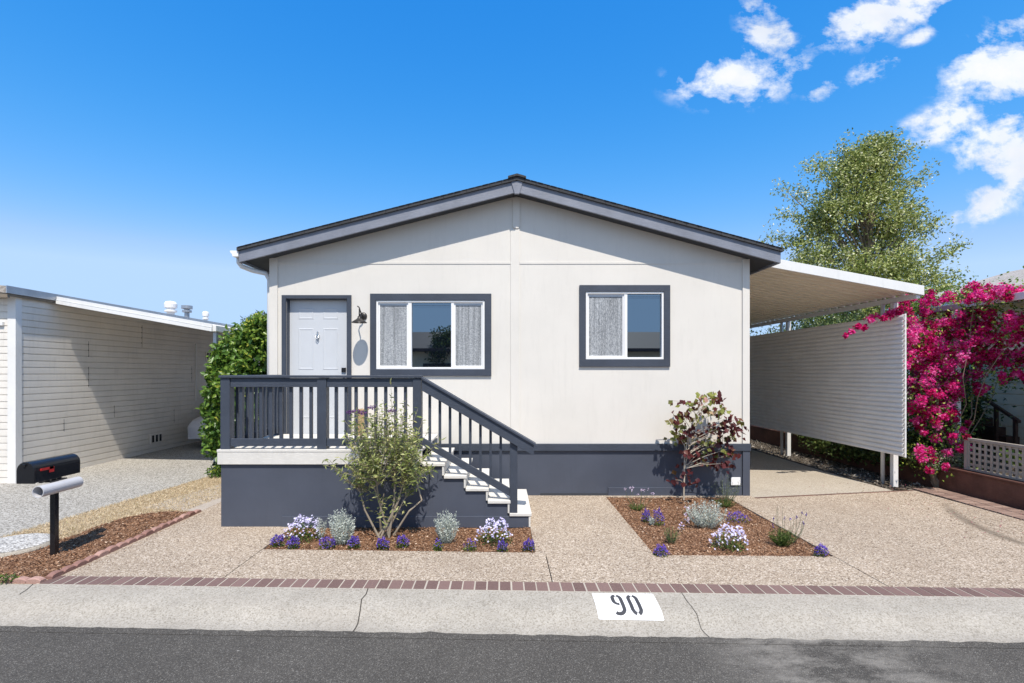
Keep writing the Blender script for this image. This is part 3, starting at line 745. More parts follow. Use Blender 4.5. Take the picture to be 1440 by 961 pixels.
slant('stair_bottom_rail', (PX(593.5, yp)+.001, zq), (lx[0]-.001, zq+ss*(lx[0]-PX(593.5, yp))), .095, yp-.045, yp-.008)
for k in range(8):
    x = PX(604.4+14.25*k, yp+.01); zc = sZ0+ss*(x-sX0)-.02; zb = zq+ss*(x-PX(593.5, yp))-.09
    m = MB(); m.prism_y([(x-.016, zb-ss*-.0), (x+.016, zb), (x+.016, zc), (x-.016, zc)], yp-.007, yp+.025); m.build('baluster', M['navyv'], pr, bevel=.002)

# ------------------------------------------------------------------ wall lamp
lm = thing('wall_lamp', (PX(510, YW), YW, PZ(445, YW)), 'dark gooseneck barn light mounted right of the front door', 'lamp')
bx, bz = PX(511, YW), PZ(445, YW)
m = MB()
m.lathe([(0, 0), (.055, 0), (.058, .008), (.05, .02), (.03, .028), (0, .03)], (0, 0, 0), 28)
m.v = [(bx+x, YW-.001-z, bz+y) for x, y, z in m.v]; m.f = [tuple(reversed(f)) for f in m.f]; m.build('wall_plate', M['bronze'], lm, smooth=True)
sx = PX(505.5, 7.22); sy = YW-.24; szz = PZ(452, sy)
m = MB(); m.tube([(bx, YW-.02, bz), (bx, YW-.07, bz+.005), (bx-.01, YW-.11, bz+.05), (bx-.02, YW-.15, bz+.11), (bx-.03, YW-.19, bz+.125), (sx, sy, bz+.10), (sx, sy, bz+.03), (sx, sy, szz+.06)], .009, 10); m.build('lamp_arm', M['bronze'], lm, smooth=True)
m = MB(); m.lathe([(.001, .075), (.022, .072), (.026, .045), (.04, .03), (.07, .012), (.105, -.012), (.112, -.022), (.108, -.022), (.07, .004), (.04, .022), (.02, .035), (.001, .04)], (sx, sy, szz), 32); m.build('lamp_shade', M['bronze'], lm, smooth=True)
m = MB(); m.lathe([(.001, -.035), (.014, -.03), (.018, -.012), (.012, .02), (.001, .03)], (sx, sy, szz), 16); m.build('bulb', M['alu'], lm, smooth=True)
# tan wooden box by the wall on the porch
bxx = PX(509, 7.3); m = MB()
m.box(bxx-.075, bxx+.075, 7.22, 7.36, DT, DT+.36); bxo = thing('wooden_box', (bxx, 7.3, DT), 'tall narrow tan wooden box on the porch, behind the butterfly bush', 'box')
m.build('box_body', M['tanwood'], bxo, bevel=.004); m = MB(); m.box(bxx-.085, bxx+.085, 7.21, 7.37, DT+.361, DT+.38); m.build('box_lid', M['tanwood'], bxo, bevel=.003)

# ------------------------------------------------------------------ carport on the right + screen
YC = 7.56
cp = thing('carport', (5.1, 9.5, 0), 'white aluminium carport awning attached to the right side of the home', 'carport')
x0, x1 = PX(1088, YC), PX(1300, YC); za, zb = PZ(365, YC), PZ(402, YC)
x0 = XR+.02; slc = (zb-za)/(PX(1300, YC)-PX(1098, YC)); z_at = lambda x: za+slc*(x-PX(1098, YC))
m = MB(); th = .145
m.prism_y([(x0+.35, z_at(x0+.35)-th), (x1, z_at(x1)-th), (x1, z_at(x1)), (x0+.35, z_at(x0+.35))], YC, YC+.02); m.build('front_fascia', M['alu'], cp, bevel=.004)
m = MB()
# ribbed sheet: ribs run along X, profile in Y
ys_ = []; y = YC+.021
prof = [(0, 0), (.03, 0), (.045, .055), (.125, .055), (.14, 0), (.165, 0), (.17, .006), (.175, 0), (.2, 0)]
pts = []
while y < 20: 
    for a, b in prof[:-1]: pts.append((y+a, b))
    y += .2
xa, xb = x0+.0, x1
n = len(pts)
vs = [(xa, y, z_at(xa)-.10+b) for y, b in pts] + [(xb+.0, y, z_at(xb)-.10+b) for y, b in pts]
m.add(vs, [(i, i+1, i+1+n, i+n) for i in range(n-1)])
vs = [(xa, y, z_at(xa)-.085+b) for y, b in pts] + [(xb, y, z_at(xb)-.085+b) for y, b in pts]
m.add(vs, [(i, i+n, i+1+n, i+1) for i in range(n-1)])
m.build('roof_sheet', M['alucream'], cp)
XB = 6.36
m = MB(); m.box(XB-.03, XB+.03, YC+.03, 19.5, z_at(XB)-.20, z_at(XB)-.122); m.build('beam', M['alu'], cp, bevel=.003)
for yy, dd in ((8.06, 0), (11.05, 0), (14.2, 0), (17.2, 0)):
    m = MB(); m.box(XB-.01, XB+.07, yy, yy+.075, -.02, z_at(XB)-.201); m.build('post', M['alu'], cp, bevel=.006)
    m = MB(); m.tube([(XB-.0, yy+.24, -.02), (XB-.0, yy+.24, z_at(XB)-.201)], .03, 10); m.build('post', M['alu'], cp, smooth=True)
XP = 6.22; sc = thing('privacy_screen', (XP, 10, 0), 'pale corrugated metal privacy screen hung along the carport side', 'screen')
y0, y1 = 7.67, 14.5; zt_, zb_ = PZ(441.5, y0), PZ(643, y0); k = 29; h = (zt_-zb_)/k
pts = []
for i in range(k): 
    z = zb_+i*h; pts += [(0, z), (-.03, z+h*.10), (-.034, z+h*.45), (-.026, z+h*.74), (0, z+h*.84)]
pts.append((0, zt_)); n = len(pts)
m = MB(); vs = [(XP+a, y0, z) for a, z in pts]+[(XP+a, y1, z) for a, z in pts]; m.add(vs, [(i, i+1, i+1+n, i+n) for i in range(n-1)])
vs = [(XP+a+.004, y0, z) for a, z in pts]+[(XP+a+.004, y1, z) for a, z in pts]; m.add(vs, [(i, i+n, i+1+n, i+1) for i in range(n-1)])
m.add([(XP+a, y0, z) for a, z in pts]+[(XP+a+.004, y0, z) for a, z in pts], [(i, i+n, i+n+1, i+1) for i in range(n-1)])
m.build('corrugated_panel', M['screenalu'], sc)
m = MB(); m.box(XP+.012, XP+.03, y0+.01, y0+.04, zb_-.01, zt_+.005); m.build('edge_channel', M['alu'], sc)
m = MB(); m.box(XP+.006, XP+.04, y0+.031, y1, zt_-.06, zt_-.02); m.build('top_channel', M['alu'], sc)

# ------------------------------------------------------------------ retaining wall, lattice, neighbour on the right
rw = MB(); rw.box(6.99, 7.14, 4.6, 16, -.15, .33); rwt = thing('retaining_wall', (7.06, 9, 0), 'low rust brown timber retaining wall along the right driveway edge', 'retaining wall')
rw.build('wall_face', M['rust'], rwt, bevel=.01)
m = MB(); m.box(6.97, 7.17, 4.6, 16, .331, .36); m.build('wall_cap', M['rust'], rwt, bevel=.006)
slab('raised_bed', [(7.14, 4.6), (30, 4.6), (30, 24), (7.14, 24)], .30, M['darksoil'])
lt = thing('lattice_fence', (7.1, 6.8, .36), 'low weathered white square lattice fence on the retaining wall', 'fence')
m = MB(); ya, yb2 = 5.2, 7.58; z0, z1 = .365, .84
m.box(7.06, 7.11, yb2-.03, yb2+.02, z0, z1+.01); m.box(7.06, 7.11, ya, yb2-.031, z1-.03, z1+.01); m.box(7.06, 7.11, ya, yb2-.031, z0, z0+.03); m.build('lattice_frame', M['lattice'], lt, bevel=.003)
m = MB(); y = ya+.03
while y < yb2-.05: m.box(7.07, 7.08, y, y+.035, z0+.03, z1-.031); y += .088
m.build('lattice_uprights', M['lattice'], lt)
m = MB(); z = z0+.07
while z < z1-.05: m.box(7.081, 7.091, ya+.001, yb2-.031, z, z+.034); z += .086
m.build('lattice_crossbars', M['lattice'], lt)
# neighbour house (right)
def groove_profile(z0, z1, course, out):
    k = int(round((z1-z0)/course)); c = (z1-z0)/k; pts = []
    for i in range(k): pts += [(out*.97, z0+i*c), (out, z0+(i+.5)*c), (out*.97, z0+(i+1)*c-.017), (out-.016, z0+(i+1)*c-.013), (out-.016, z0+(i+1)*c-.001)]
    return pts
def lap_wall(m, x, y0, y1, z0, z1, course, out=.014, face=1):
    pts = [(a*face, z) for a, z in groove_profile(z0, z1, course, out)]
    n = len(pts); vs = [(x+a, y0, z) for a, z in pts]+[(x+a, y1, z) for a, z in pts]
    fs = [(i, i+n, i+1+n, i+1) for i in range(n-1)]
    if face < 0: fs = [tuple(reversed(f)) for f in fs]
    m.add(vs, fs)
def lap_wall_y(m, y, x0, x1, z0, z1, course, out=.014):
    pts = [(-a, z) for a, z in groove_profile(z0, z1, course, out)]
    n = len(pts); vs = [(x0, y+a, z) for a, z in pts]+[(x1, y+a, z) for a, z in pts]
    m.add(vs, [(i, i+n, i+1+n, i+1) for i in range(n-1)])
rh = thing('neighbour_house', (12, 11, 0), 'tan sided house with grey roof behind the bougainvillea at right', 'house')
m = MB(); lap_wall(m, 9.6, 6.6, 11.4, 0, 3.3, .2, .018, -1); lap_wall_y(m, 6.6, 9.6, 15, 0, 3.3, .2); m.build('wall', M['cream'], rh)
m = MB(); m.prism_y([(9.15, 3.25), (12, 4.1), (14.9, 3.25), (14.9, 3.37), (12, 4.22), (9.15, 3.37)], 6.3, 11.8); m.build('roof', M['greyroof'], rh)
m = MB(); m.box(9.12, 9.149, 6.3, 11.8, 3.15, 3.34); m.build('eave_board', M['alu'], rh)
m = MB(); yy = 9.9
for y, zt2 in ((9.92, 1.5), (9.72, 1.41), (9.35, 1.2), (9.0, .98)): m.box(9.27, 9.32, y-.025, y+.025, .1, zt2)
hr = m.build('stair_rail', M['brownrail'], rh)
m = MB(); m.prism_x([(8.93, .93), (9.75, 1.41), (9.95, 1.41), (9.95, 1.46), (9.74, 1.46), (8.93, .98)], 9.265, 9.325); m.build('stair_hand_rail', M['brownrail'], rh)
m = MB(); 
for i in range(4): m.box(9.33, 9.58, 8.95+i*.25, 9.2+i*.25, 0, .35+.15*(i+1))
m.build('steps', M['brownrail'], rh)
m = MB(); m.box(9.58, 9.595, 10.2, 11.1, .9, 2.9); m.build('side_door', M['dark'], rh)
aw = thing('neighbour_awning', (8.4, 9, 0), 'white edged awning over the neighbour porch, tangled in bougainvillea', 'awning')
m = MB(); m.box(7.40, 7.43, 6.2, 8.0, 2.88, 2.985); m.build('gutter_board', M['alu'], aw, bevel=.003)
m = MB(); m.box(7.405, 7.43, 8.001, 9.1, 2.87, 2.955); m.build('gutter_board', M['beam'], aw, bevel=.003)
m = MB(); m.prism_y([(7.431, 2.93), (9.59, 3.12), (9.59, 3.15), (7.431, 2.96)], 6.2, 9.1); m.build('awning_sheet', M['alucream'], aw)
for y in (8.15,): m = MB(); m.box(7.44, 7.53, y, y+.08, .3, 2.92); m.build('post', M['alu'], aw, bevel=.006)
# arbour lattice, upper right
lt2 = thing('trellis', (7.6, 7.2, 2.3), 'white diagonal trellis panel behind the bougainvillea blossoms', 'trellis')
m = MB(); yq = 7.9
for k in range(-6, 12):
    for s in (-1, 1):
        c0 = 7.6+k*.125; a = Vector((c0, yq+(.006 if s > 0 else 0), 2.2)); b = a+Vector((s*.55, 0, .55))
        if a.x < 7.5 or b.x < 7.5 or a.x > 9 or b.x > 9: continue
        d = Vector((s*.5, 0, .5)).normalized(); nn = Vector((d.z, 0, -d.x))*.017
        m.add([a-nn, b-nn, b+nn, a+nn, a-nn+Vector((0, .005, 0)), b-nn+Vector((0, .005, 0)), b+nn+Vector((0, .005, 0)), a+nn+Vector((0, .005, 0))], [(0,1,2,3),(7,6,5,4),(0,4,5,1),(1,5,6,2),(2,6,7,3),(3,7,4,0)])
m.build('slats', M['alu'], lt2)

# ------------------------------------------------------------------ left neighbour
lh = thing('neighbour_house', (-9.5, 11, 0), 'grey beige lap sided house at left with vents on its roof', 'house')
XW = -8.1; YN = 8.3
m = MB(); lap_wall(m, XW, YN+.0, 19, -.02, 3.2, .117); lap_wall_y(m, YN, -14, XW-.10, -.02, 3.2, .117); 
m.build('wall', M['siding'], lh)
m = MB(); m.box(XW-.115, XW+.022, YN-.022, YN-.001, -.02, 3.16); m.box(XW+.001, XW+.022, YN-.001, YN+.09, -.02, 3.16); m.build('corner_trim', M['sidingw'], lh, bevel=.003)
m = MB(); m.box(-14, XW-.17, YN-.05, YN-.016, 2.62, 2.68); m.build('garage_trim', M['sidingw'], lh)
m = MB(); ex_ = XW+.075
m.prism_y([(ex_, 3.13), (ex_, 3.245), (-12.5, 3.68), (-17, 3.2), (-17, 3.1), (-12.5, 3.57)][::-1], 8.08, 21); lr = m.build('roof', M['greyroof'], lh)
m = MB(); m.box(ex_+.001, ex_+.02, 8.06, 21, 3.13, 3.25); m.build('eave_flashing', M['galv'], lh)
M['brownsoffit'] = paint('brown soffit', (.20, .16, .12), .8)
m = MB(); m.box(XW+.023, ex_-.001, 8.13, 21, 3.09, 3.125); m.build('eave_soffit', M['brownsoffit'], lh)
m = MB(); m.prism_y([(-14, 3.3), (ex_, 3.06), (ex_, 3.127), (-14, 3.45)], 8.09, 8.13); m.build('rake_board', M['brownsoffit'], lh)
def seam(y, z0, z1, w=.006): 
    m = MB(); m.box(XW+.004, XW+.017, y, y+w, z0, z1); m.build('siding_joint', M['joint'], lh)
seam(11.2, 2.4, 2.9, .004); seam(10.4, .9, 1.15, .004); seam(12.3, .6, .95, .004); seam(9.2, .75, .98, .004); seam(13.0, 1.6, 2.0, .004);
seam(9.75, 2.15, 2.45); seam(9.75, 1.55, 1.95); 
for yv, zc in ((11.45, .30), (13.6, 2.3)):
    m = MB(); m.box(XW+.014, XW+.03, yv, yv+.42, zc-.11, zc+.11)
    for k in range(3): m.box(XW+.031, XW+.04, yv+.05+k*.125, yv+.11+k*.125, zc-.08, zc+.08, 1)
    m.build('wall_vent', [M['siding'], M['dark']], lh)
for y0_ in (13.15, 14.5): m = MB(); m.box(XW+.016, XW+.035, y0_, y0_+.03, 1.1, 2.6); m.build('shutter_edge', M['sidingw'], lh)
m = MB(); m.box(XW+.0145, XW+.02, 15.2, 16.1, 1.2, 2.55); m.build('window', M['dark'], lh)
# vents on roof
def vent(x, y, r, hgt, kind):
    z = 3.25+(ex_-x)*.1
    m = MB()
    if kind == 0: m.lathe([(r*.62, 0), (r*.62, hgt*.3), (r*1.0, hgt*.32), (r*1.0, hgt*.42), (r*.7, hgt*.45), (r*.7, hgt*.55), (r*1.0, hgt*.57), (r*1.05, hgt*.8), (r*.8, hgt*.95), (0, hgt)], (x, y, z), 20)
    else: m.lathe([(r*.5, 0), (r*.5, hgt*.5), (r*.95, hgt*.52), (r*.95, hgt*.66), (r*.55, hgt*.68), (r*.55, hgt*.74), (r*1.1, hgt*.76), (r*1.1, hgt*.98), (0, hgt)], (x, y, z), 20)
    m.build('roof_vent', M['white' if kind == 0 else 'galv'], lr, smooth=False)
vent(-9, 13.55, .15, .44, 0); vent(-9, 14.25, .13, .41, 1); vent(-9, 15.15, .09, .36, 0)
# awning of left neighbour
YA = 8.95
la = thing('side_awning', (-6.6, 12, 0), 'white flat patio awning sloping off the left house over its driveway', 'awning')
ax0, ax1 = XW+.27, PX(298, YA); z0_, z1_ = PZ(417, YA), PZ(456, YA)
ax0 = ex_+.025
sa = (z1_-z0_)/(ax1-ax0); th = .135
m = MB(); m.prism_y([(ax0, z0_-th), (ax1, z1_-th), (ax1, z1_), (ax0, z0_)], YA, YA+.02); m.prism_y([(ax0, z0_-.065), (ax1, z1_-.065), (ax1, z1_-.055), (ax0, z0_-.055)], YA-.008, YA-.001); m.prism_y([(ax0, z0_-th), (ax1, z1_-th), (ax1, z1_-th+.06), (ax0, z0_-th+.06)], YA-.014, YA-.001); m.build('front_fascia', M['alu'], la, bevel=.004)
m = MB(); xq = XW+.03; zq0 = z0_+sa*(xq-ax0)
m.prism_y([(xq, zq0-.10), (ax1-.04, z1_-.10), (ax1-.04, z1_-.03), (xq, zq0-.03)], YA+.021, 17.5); m.build('roof_sheet', M['alucream'], la)
m = MB(); m.box(ax1-.038, ax1+.06, YA+.025, 17.5, z1_-.13, z1_-.02); m.build('gutter', M['alu'], la, bevel=.006)
for y in (9.12, 13): m = MB(); m.box(ax1-.08, ax1-.015, y, y+.065, 0, z1_-.132); m.build('post', M['galv'], la, bevel=.004)
# covered car
cc = bmesh.new()
secs = [(11.95, .25, .62, .80), (12.05, .2, .76, .92), (12.5, .18, .82, .95), (13.1, .17, .92, .92), (13.8, .17, 1.38, .92), (14.6, .17, 1.43, .9), (15.4, .17, 1.32, .9), (16.0, .2, .95, .88), (16.2, .3, .7, .75)]
rings = []
cxm = -6.72
for y, zb0_, zt0, w in secs:
    ring = []
    for j in range(20):
        t = j/19; a = math.pi*t; ex2 = .38
        ca, sa2 = math.cos(a), math.sin(a)
        X = cxm-w*(abs(ca)**ex2)*(1 if ca > 0 else -1); Z = zb0_+(zt0-zb0_)*(sa2**.42 if sa2 > 1e-6 else 0)
        fr = .012*math.sin(y*9+j*1.7)+.008*math.sin(j*3.1+y*5)
        ring.append(cc.verts.new((X+fr, y+fr, Z+fr*.6)))
    rings.append(ring)
for a, b in zip(rings, rings[1:]):
    for j in range(19): cc.faces.new((a[j], a[j+1], b[j+1], b[j]))
cc.faces.new(list(reversed(rings[0]))); cc.faces.new(rings[-1])
me = bpy.data.meshes.new('car_cover'); cc.to_mesh(me); cc.free(); me.materials.append(M['cover'])
for p in me.polygons: p.use_smooth = True
cv = thing('covered_car', (cxm, 14, 0), 'parked car under a grey silver cover beneath the side awning', 'car')
o = bpy.data.objects.new('car_cover', me); COL.objects.link(o); o.parent = cv; o.matrix_parent_inverse = Matrix.Translation(-Vector((cxm, 14, 0)))
sm = o.modifiers.new('s', 'SUBSURF'); sm.levels = 2; sm.render_levels = 2
for wx in (-.72, .72):
    for wy in (12.75, 15.5):
        m = MB(); m.lathe([(.001, -.1), (.2, -.1), (.3, -.09), (.31, 0), (.3, .09), (.2, .1), (.001, .1)], (0, 0, 0), 20); m.v = [(cxm+wx+z, wy+x, .31+y) for x, y, z in m.v]; m.build('tyre', M['dark'], cv, smooth=True)

# ------------------------------------------------------------------ letterbox
mx = PX(83, 4.99); mb = thing('letterbox', (-4.48, 4.99, 0), 'black letterbox with red flag and grey newspaper tube on a thin post', 'letterbox')
m = MB(); m.box(-4.505, -4.455, 4.965, 5.015, -.05, .755); m.build('post', M['blackmetal'], mb, bevel=.003)
bw, bh = .08, .085; bzb = .785; cx = -4.52; yA, yB = 4.73, 5.25
def arch(cx, z, w, hh, n=10): return [(cx-w, z), (cx+w, z), (cx+w, z+hh)] + [(cx+w*math.cos(math.pi*i/n), z+hh+w*math.sin(math.pi*i/n)) for i in range(1, n)] + [(cx-w, z+hh)]
m = MB(); m.prism_y(arch(cx, bzb, bw, .12), yA+.012, yB); body = m.build('box_body', M['blackmetal'], mb, bevel=.003)
m = MB(); m.prism_y(arch(cx, bzb-.004, bw+.005, .122), yA-.004, yA+.011); m.box(cx-.012, cx+.012, yA-.02, yA-.005, bzb+.165, bzb+.185); m.build('box_door', M['blackmetal'], mb, bevel=.003)
m = MB(); fx = cx+bw+.004; m.box(fx, fx+.004, yA+.06, yA+.20, bzb+.105, bzb+.128); m.box(fx, fx+.004, yA+.155, yA+.205, bzb+.075, bzb+.128); m.tube([(fx-.004, yA+.072, bzb+.116), (fx+.008, yA+.072, bzb+.116)], .012, 10); m.build('flag', M['red'], mb)
m = MB(); 
for k, yy in enumerate((4.83, 4.90, 4.97, 5.03)): m.box(cx+.03, cx+.06, yy, yy+.02, .765, .785); 
m.box(-4.53, -4.43, 4.9, 5.08, .756, .768); m.build('bracket', M['blackmetal'], mb)
tc = (-4.395, .705); m = MB()
n = 24
for r0 in (.058,):
    vs = []
    for (y, r) in ((4.72, .056), (5.17, .056), (5.17, .050), (4.72, .050)):
        vs += [(tc[0]+r*math.cos(2*math.pi*j/n), y, tc[1]+r*math.sin(2*math.pi*j/n)) for j in range(n)]
    m.add(vs, [(i*n+j, i*n+(j+1) % n, ((i+1) % 4)*n+(j+1) % n, ((i+1) % 4)*n+j) for i in range(4) for j in range(n)])
m.add([(tc[0]+.05*math.cos(2*math.pi*j/n), 5.12, tc[1]+.052*math.sin(2*math.pi*j/n)) for j in range(n)], [tuple(range(n))])
m.v = [(x, y, z) for x, y, z in m.v]
m.build('newspaper_tube', M['tubep'], mb, smooth=False)

# ------------------------------------------------------------------ vegetation
def stems(m, base, tips, r0, r1, n=6, wob=.03, k=5, curve=.0):
    base = Vector(base)
    for t in tips:
        t = Vector(t); pts = []
        for i in range(k+1):
            a = i/k; p = base.lerp(t, a); p.z += curve*math.sin(a*math.pi)
            if 0 < i < k: p += Vector((random.uniform(-wob, wob), random.uniform(-wob, wob), random.uniform(-wob, wob)*.4))
            pts.append(p)
        m.tube(pts, [r0+(r1-r0)*i/k for i in range(k+1)], n)
def blob_points(n, c, r, shell=.0):
    d = rdir(n); rad = RNG.random(n)**(1/3) if shell == 0 else (shell+(1-shell)*RNG.random(n))
    return np.array(c)+d*rad[:, None]*np.array(r)

# left shrub (vine-like)
sh = thing('shrub', (-4.95, 9.0, 0), 'tall bright green leafy shrub between the two houses', 'shrub')
blobs = []
def shrub_c(u, v, Y, r): x, y, z = P(u, v, Y); blobs.append(((x, y, z), r))
for (u, v, r) in ((362, 475, .35), (345, 480, .34), (330, 490, .3), (355, 510, .42), (325, 520, .38), (340, 540, .45), (315, 550, .32), (302, 575, .24), (312, 600, .34), (330, 590, .45), (355, 570, .45), (308, 628, .24), (320, 625, .32), (318, 650, .18), (312, 497, .2), (309, 525, .25), (345, 620, .4), (366, 458, .22), (299, 556, .16), (368, 540, .4)):
    shrub_c(u, v, 8.9+random.uniform(-.1, .3), r)
Cs = []
for c, r in blobs:
    k = int(5200*r*r); Cs.append(blob_points(k, c, (r, r*1.1, r), .55))
C = np.concatenate(Cs); keep = C[:, 0] < XL-.06; C = C[keep & (C[:, 2] > .05)]
n = len(C); A = rdir(n, -.35); N = rdir(n, .6); N[:, 1] -= .5
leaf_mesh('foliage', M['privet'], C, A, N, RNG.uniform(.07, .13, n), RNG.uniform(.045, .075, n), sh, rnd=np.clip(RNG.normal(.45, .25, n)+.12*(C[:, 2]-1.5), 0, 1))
m = MB(); stems(m, (-5.0, 9.1, 0), [(-5.0, 9.0, 1.8), (-4.8, 9.1, 2.2), (-5.1, 9.2, 1.4), (-4.6, 9.1, 2.0)], .035, .01); m.build('trunk', M['bark'], sh)
# low weed at its foot
wd = thing('weed', (-5.0, 8.7, 0), 'small light green weed at the corner of the porch below the shrub', 'plant')
n = 220; C = blob_points(n, (-5.02, 8.75, .08), (.16, .15, .12)); leaf_mesh('foliage', M['privet'], C, rdir(n, .5), rdir(n, .5), .05, .03, wd)
wd = thing('weed', (-4.35, 4.42, 0), 'tiny green weed growing through the red edging by the kerb', 'plant')
n = 160; C = blob_points(n, (-4.33, 4.36, .03), (.10, .04, .03)); leaf_mesh('foliage', M['green'], C, rdir(n, .5), rdir(n, .5), .03, .012, wd)

def grown_crown(rows, Y, depth, nclus, per, twig, leafL, leafW, wind=(0.6, 0, .25), spread=.5, rowscale=1.):
    """crown from an outline (v: umin, umax) as real-depth ellipsoid slices; returns leaf arrays + cluster centres"""
    vs_ = [r[0] for r in rows]; lo = [r[1] for r in rows]; hi = [r[2] for r in rows]
    Cc = []; 
    while len(Cc) < nclus:
        v = random.uniform(vs_[0], vs_[-1]); a = np.interp(v, vs_, lo); b = np.interp(v, vs_, hi)
        t = random.uniform(-1, 1); q = random.uniform(-1, 1)
        rr = math.hypot(t, q)
        if rr > 1 or (rr < .45 and random.random() < .6): continue
        if random.random() > (b-a)/(max(hi)-min(lo))+.15: continue
        u = (a+b)/2+t*(b-a)/2; half = (b-a)/2/F*Y*depth
        from mathutils import noise as mn
        if mn.noise(Vector((u*.022, q*1.3, v*.022))) < -.17: continue
        # place at the depth, keep real position (no lens trick: x from mid plane)
        x, _, z = P(u, v, Y); Cc.append((x-(u-1222)*.06/F*Y, Y+q*half, z))
    for (ua, va, ub, vb) in ((1150, 262, 1112, 246), (1140, 300, 1098, 292), (1125, 330, 1092, 318), (1180, 235, 1140, 212), (1200, 225, 1176, 196), (1235, 215, 1262, 190), (1270, 240, 1300, 212), (1280, 262, 1314, 236), (1290, 300, 1318, 286), (1300, 325, 1322, 306), (1310, 360, 1342, 344), (1320, 385, 1366, 378), (1320, 400, 1352, 402), (1160, 250, 1128, 236), (1220, 215, 1222, 194), (1255, 225, 1280, 205)):
        q = random.uniform(-.8, .8); ua, ub = [1218+(k_-1222)*(.93 if k_ < 1222 else .86) for k_ in (ua, ub)]; va += 9; vb += 9
        for k in range(9):
            a = k/8; x, _, z = P(ua+(ub-ua)*a+random.uniform(-3, 3), va+(vb-va)*a+random.uniform(-3, 3), Y); Cc.append((x, Y+q, z))
    Cc = np.array(Cc); rep = np.repeat(Cc, per, 0)
    tw = rdir(len(Cc)); tw = tw*.6+np.array(wind); tw /= np.linalg.norm(tw, axis=1, keepdims=True)
    s = RNG.uniform(-1, 1, len(rep))[:, None]*twig
    C = rep+np.repeat(tw, per, 0)*s+RNG.normal(0, spread*twig*.35, (len(rep), 3))
    return C, Cc, np.repeat(tw, per, 0)
rows = [(188, 1240, 1252), (203, 1212, 1268), (215, 1180, 1262), (232, 1166, 1270), (245, 1158, 1296), (262, 1146, 1306), (285, 1134, 1300), (305, 1122, 1306), (325, 1106, 1310), (345, 1100, 1312), (368, 1098, 1328), (395, 1106, 1348), (425, 1120, 1352), (470, 1130, 1330)]
YT = 20.
tr = thing('tree', (PX(1222, YT), YT, 0), 'large airy olive green tree rising behind the carport', 'tree')
rows = [(v+10, 1222+(a-1222)*.93-4, 1222+(b-1222)*.86-4) for v, a, b in rows]
C, Cc, tw = grown_crown(rows, YT, .5, 1350, 42, .55, .1, .05, wind=(.55, 0, .2), spread=.55)
n = len(C); A = tw+rdir(n)*1.1; crn = np.repeat(RNG.normal(0, .14, len(Cc)), 42)
leaf_mesh('crown', M['treeleaf'], C, A, rdir(n, .4), RNG.uniform(.08, .15, n), RNG.uniform(.045, .075, n), tr, rnd=np.clip(RNG.normal(.48, .24, n)+crn, 0, 1))
# wispy outline twigs
m = MB(); tb = (PX(1222, YT), YT, 0)
m.tube([tb, (tb[0]+.1, YT, 3), (tb[0]-.1, YT, 6), (tb[0]+.1, YT, 8.5), (tb[0]+.5, YT, 10.8)], [.28, .22, .16, .09, .02], 10)
idx = np.argsort(RNG.random(len(Cc)))[:120]
for i in idx:
    c = Cc[i]; z0t = max(2.5, c[2]-abs(c[0]-tb[0])*.9-1.2); z0t = min(z0t, 9.5)
    a = Vector((tb[0]+.0, YT, z0t)); b = Vector(c); mid = a.lerp(b, .5)+Vector((0, 0, .2))
    L = (b-a).length; m.tube([a, mid, b], [.012*L+.01, .008*L+.006, .006], 5)
m.build('trunk', M['bark'], tr)

# far hedges
def hedge(name, label, c, r, n, mat='hedge', L=.1, W_=.05, group=None):
    t = thing(name, (c[0], c[1], 0), label, 'hedge' if name == 'hedge' else 'tree' if 'tree' in name else 'shrub', group)
    Cs = []
    for k in range(14):
        cc_ = (c[0]+random.uniform(-1, 1)*r[0]*.6, c[1]+random.uniform(-1, 1)*r[1]*.6, c[2]+random.uniform(-1, 1)*r[2]*.6)
        Cs.append(blob_points(n//14, cc_, (r[0]*.5, r[1]*.5, r[2]*.5), .4))
    C = np.concatenate(Cs); q = len(C)
    leaf_mesh('foliage', M[mat], C, rdir(q), rdir(q, .5), RNG.uniform(.6, 1, q)*L, RNG.uniform(.6, 1, q)*W_, t)
    m = MB(); stems(m, (c[0], c[1], 0), [(c[0]+random.uniform(-.5, .5)*r[0], c[1]+random.uniform(-.5, .5)*r[1], c[2]) for _ in range(5)], .05, .015); m.build('stems', M['bark'], t); return t
hedge('hedge', 'dense green hedge seen between carport beam and privacy screen', (7.9, 12.6, 1.9), (1.1, 4.2, 1.75), 26000)
hedge('hedge', 'dark low hedge in the shade far behind the carport', (6.2, 21.5, 1.5), (3.6, .9, 1.7), 9000)
hedge('hedge', 'tall green hedge at the far end of the carport opening', (7.8, 18.3, 2.2), (1.9, 1.4, 2.5), 12000)
hedge('shrub', 'yellow green bush beside the carport post above the screen', P(1296, 430, 8.9), (.30, .3, .22), 1500, 'privet', .05, .03)
hedge('pine_tree', 'dark conifer tip showing above the green shrub', P(360, 466, 24), (.95, .8, .95), 5000, 'pine', .2, .04)
hedge('shrub', 'leafy undergrowth in shade beneath the privacy screen', (7.1, 10.3, .45), (.55, 2.6, .45), 9000, 'hedge', .1, .05)
# pebbles on verge
n = 1400; C = np.stack([RNG.uniform(6.12, 6.9, n), RNG.uniform(7.9, 14, n), np.full(n, -.018)], 1)
M['pebl'] = leafmat('pale debris', [(0, (.04, .034, .028)), (.7, (.13, .11, .09)), (1, (.5, .47, .42))], 0, .8)
tag(leaf_mesh('pebbles', M['pebl'], C, rdir(n, .3), rdir(n, 1), RNG.uniform(.02, .07, n), RNG.uniform(.02, .04, n)), 'pale pebbles and leaf litter on dark soil under the screen', 'pebbles', kind='stuff')

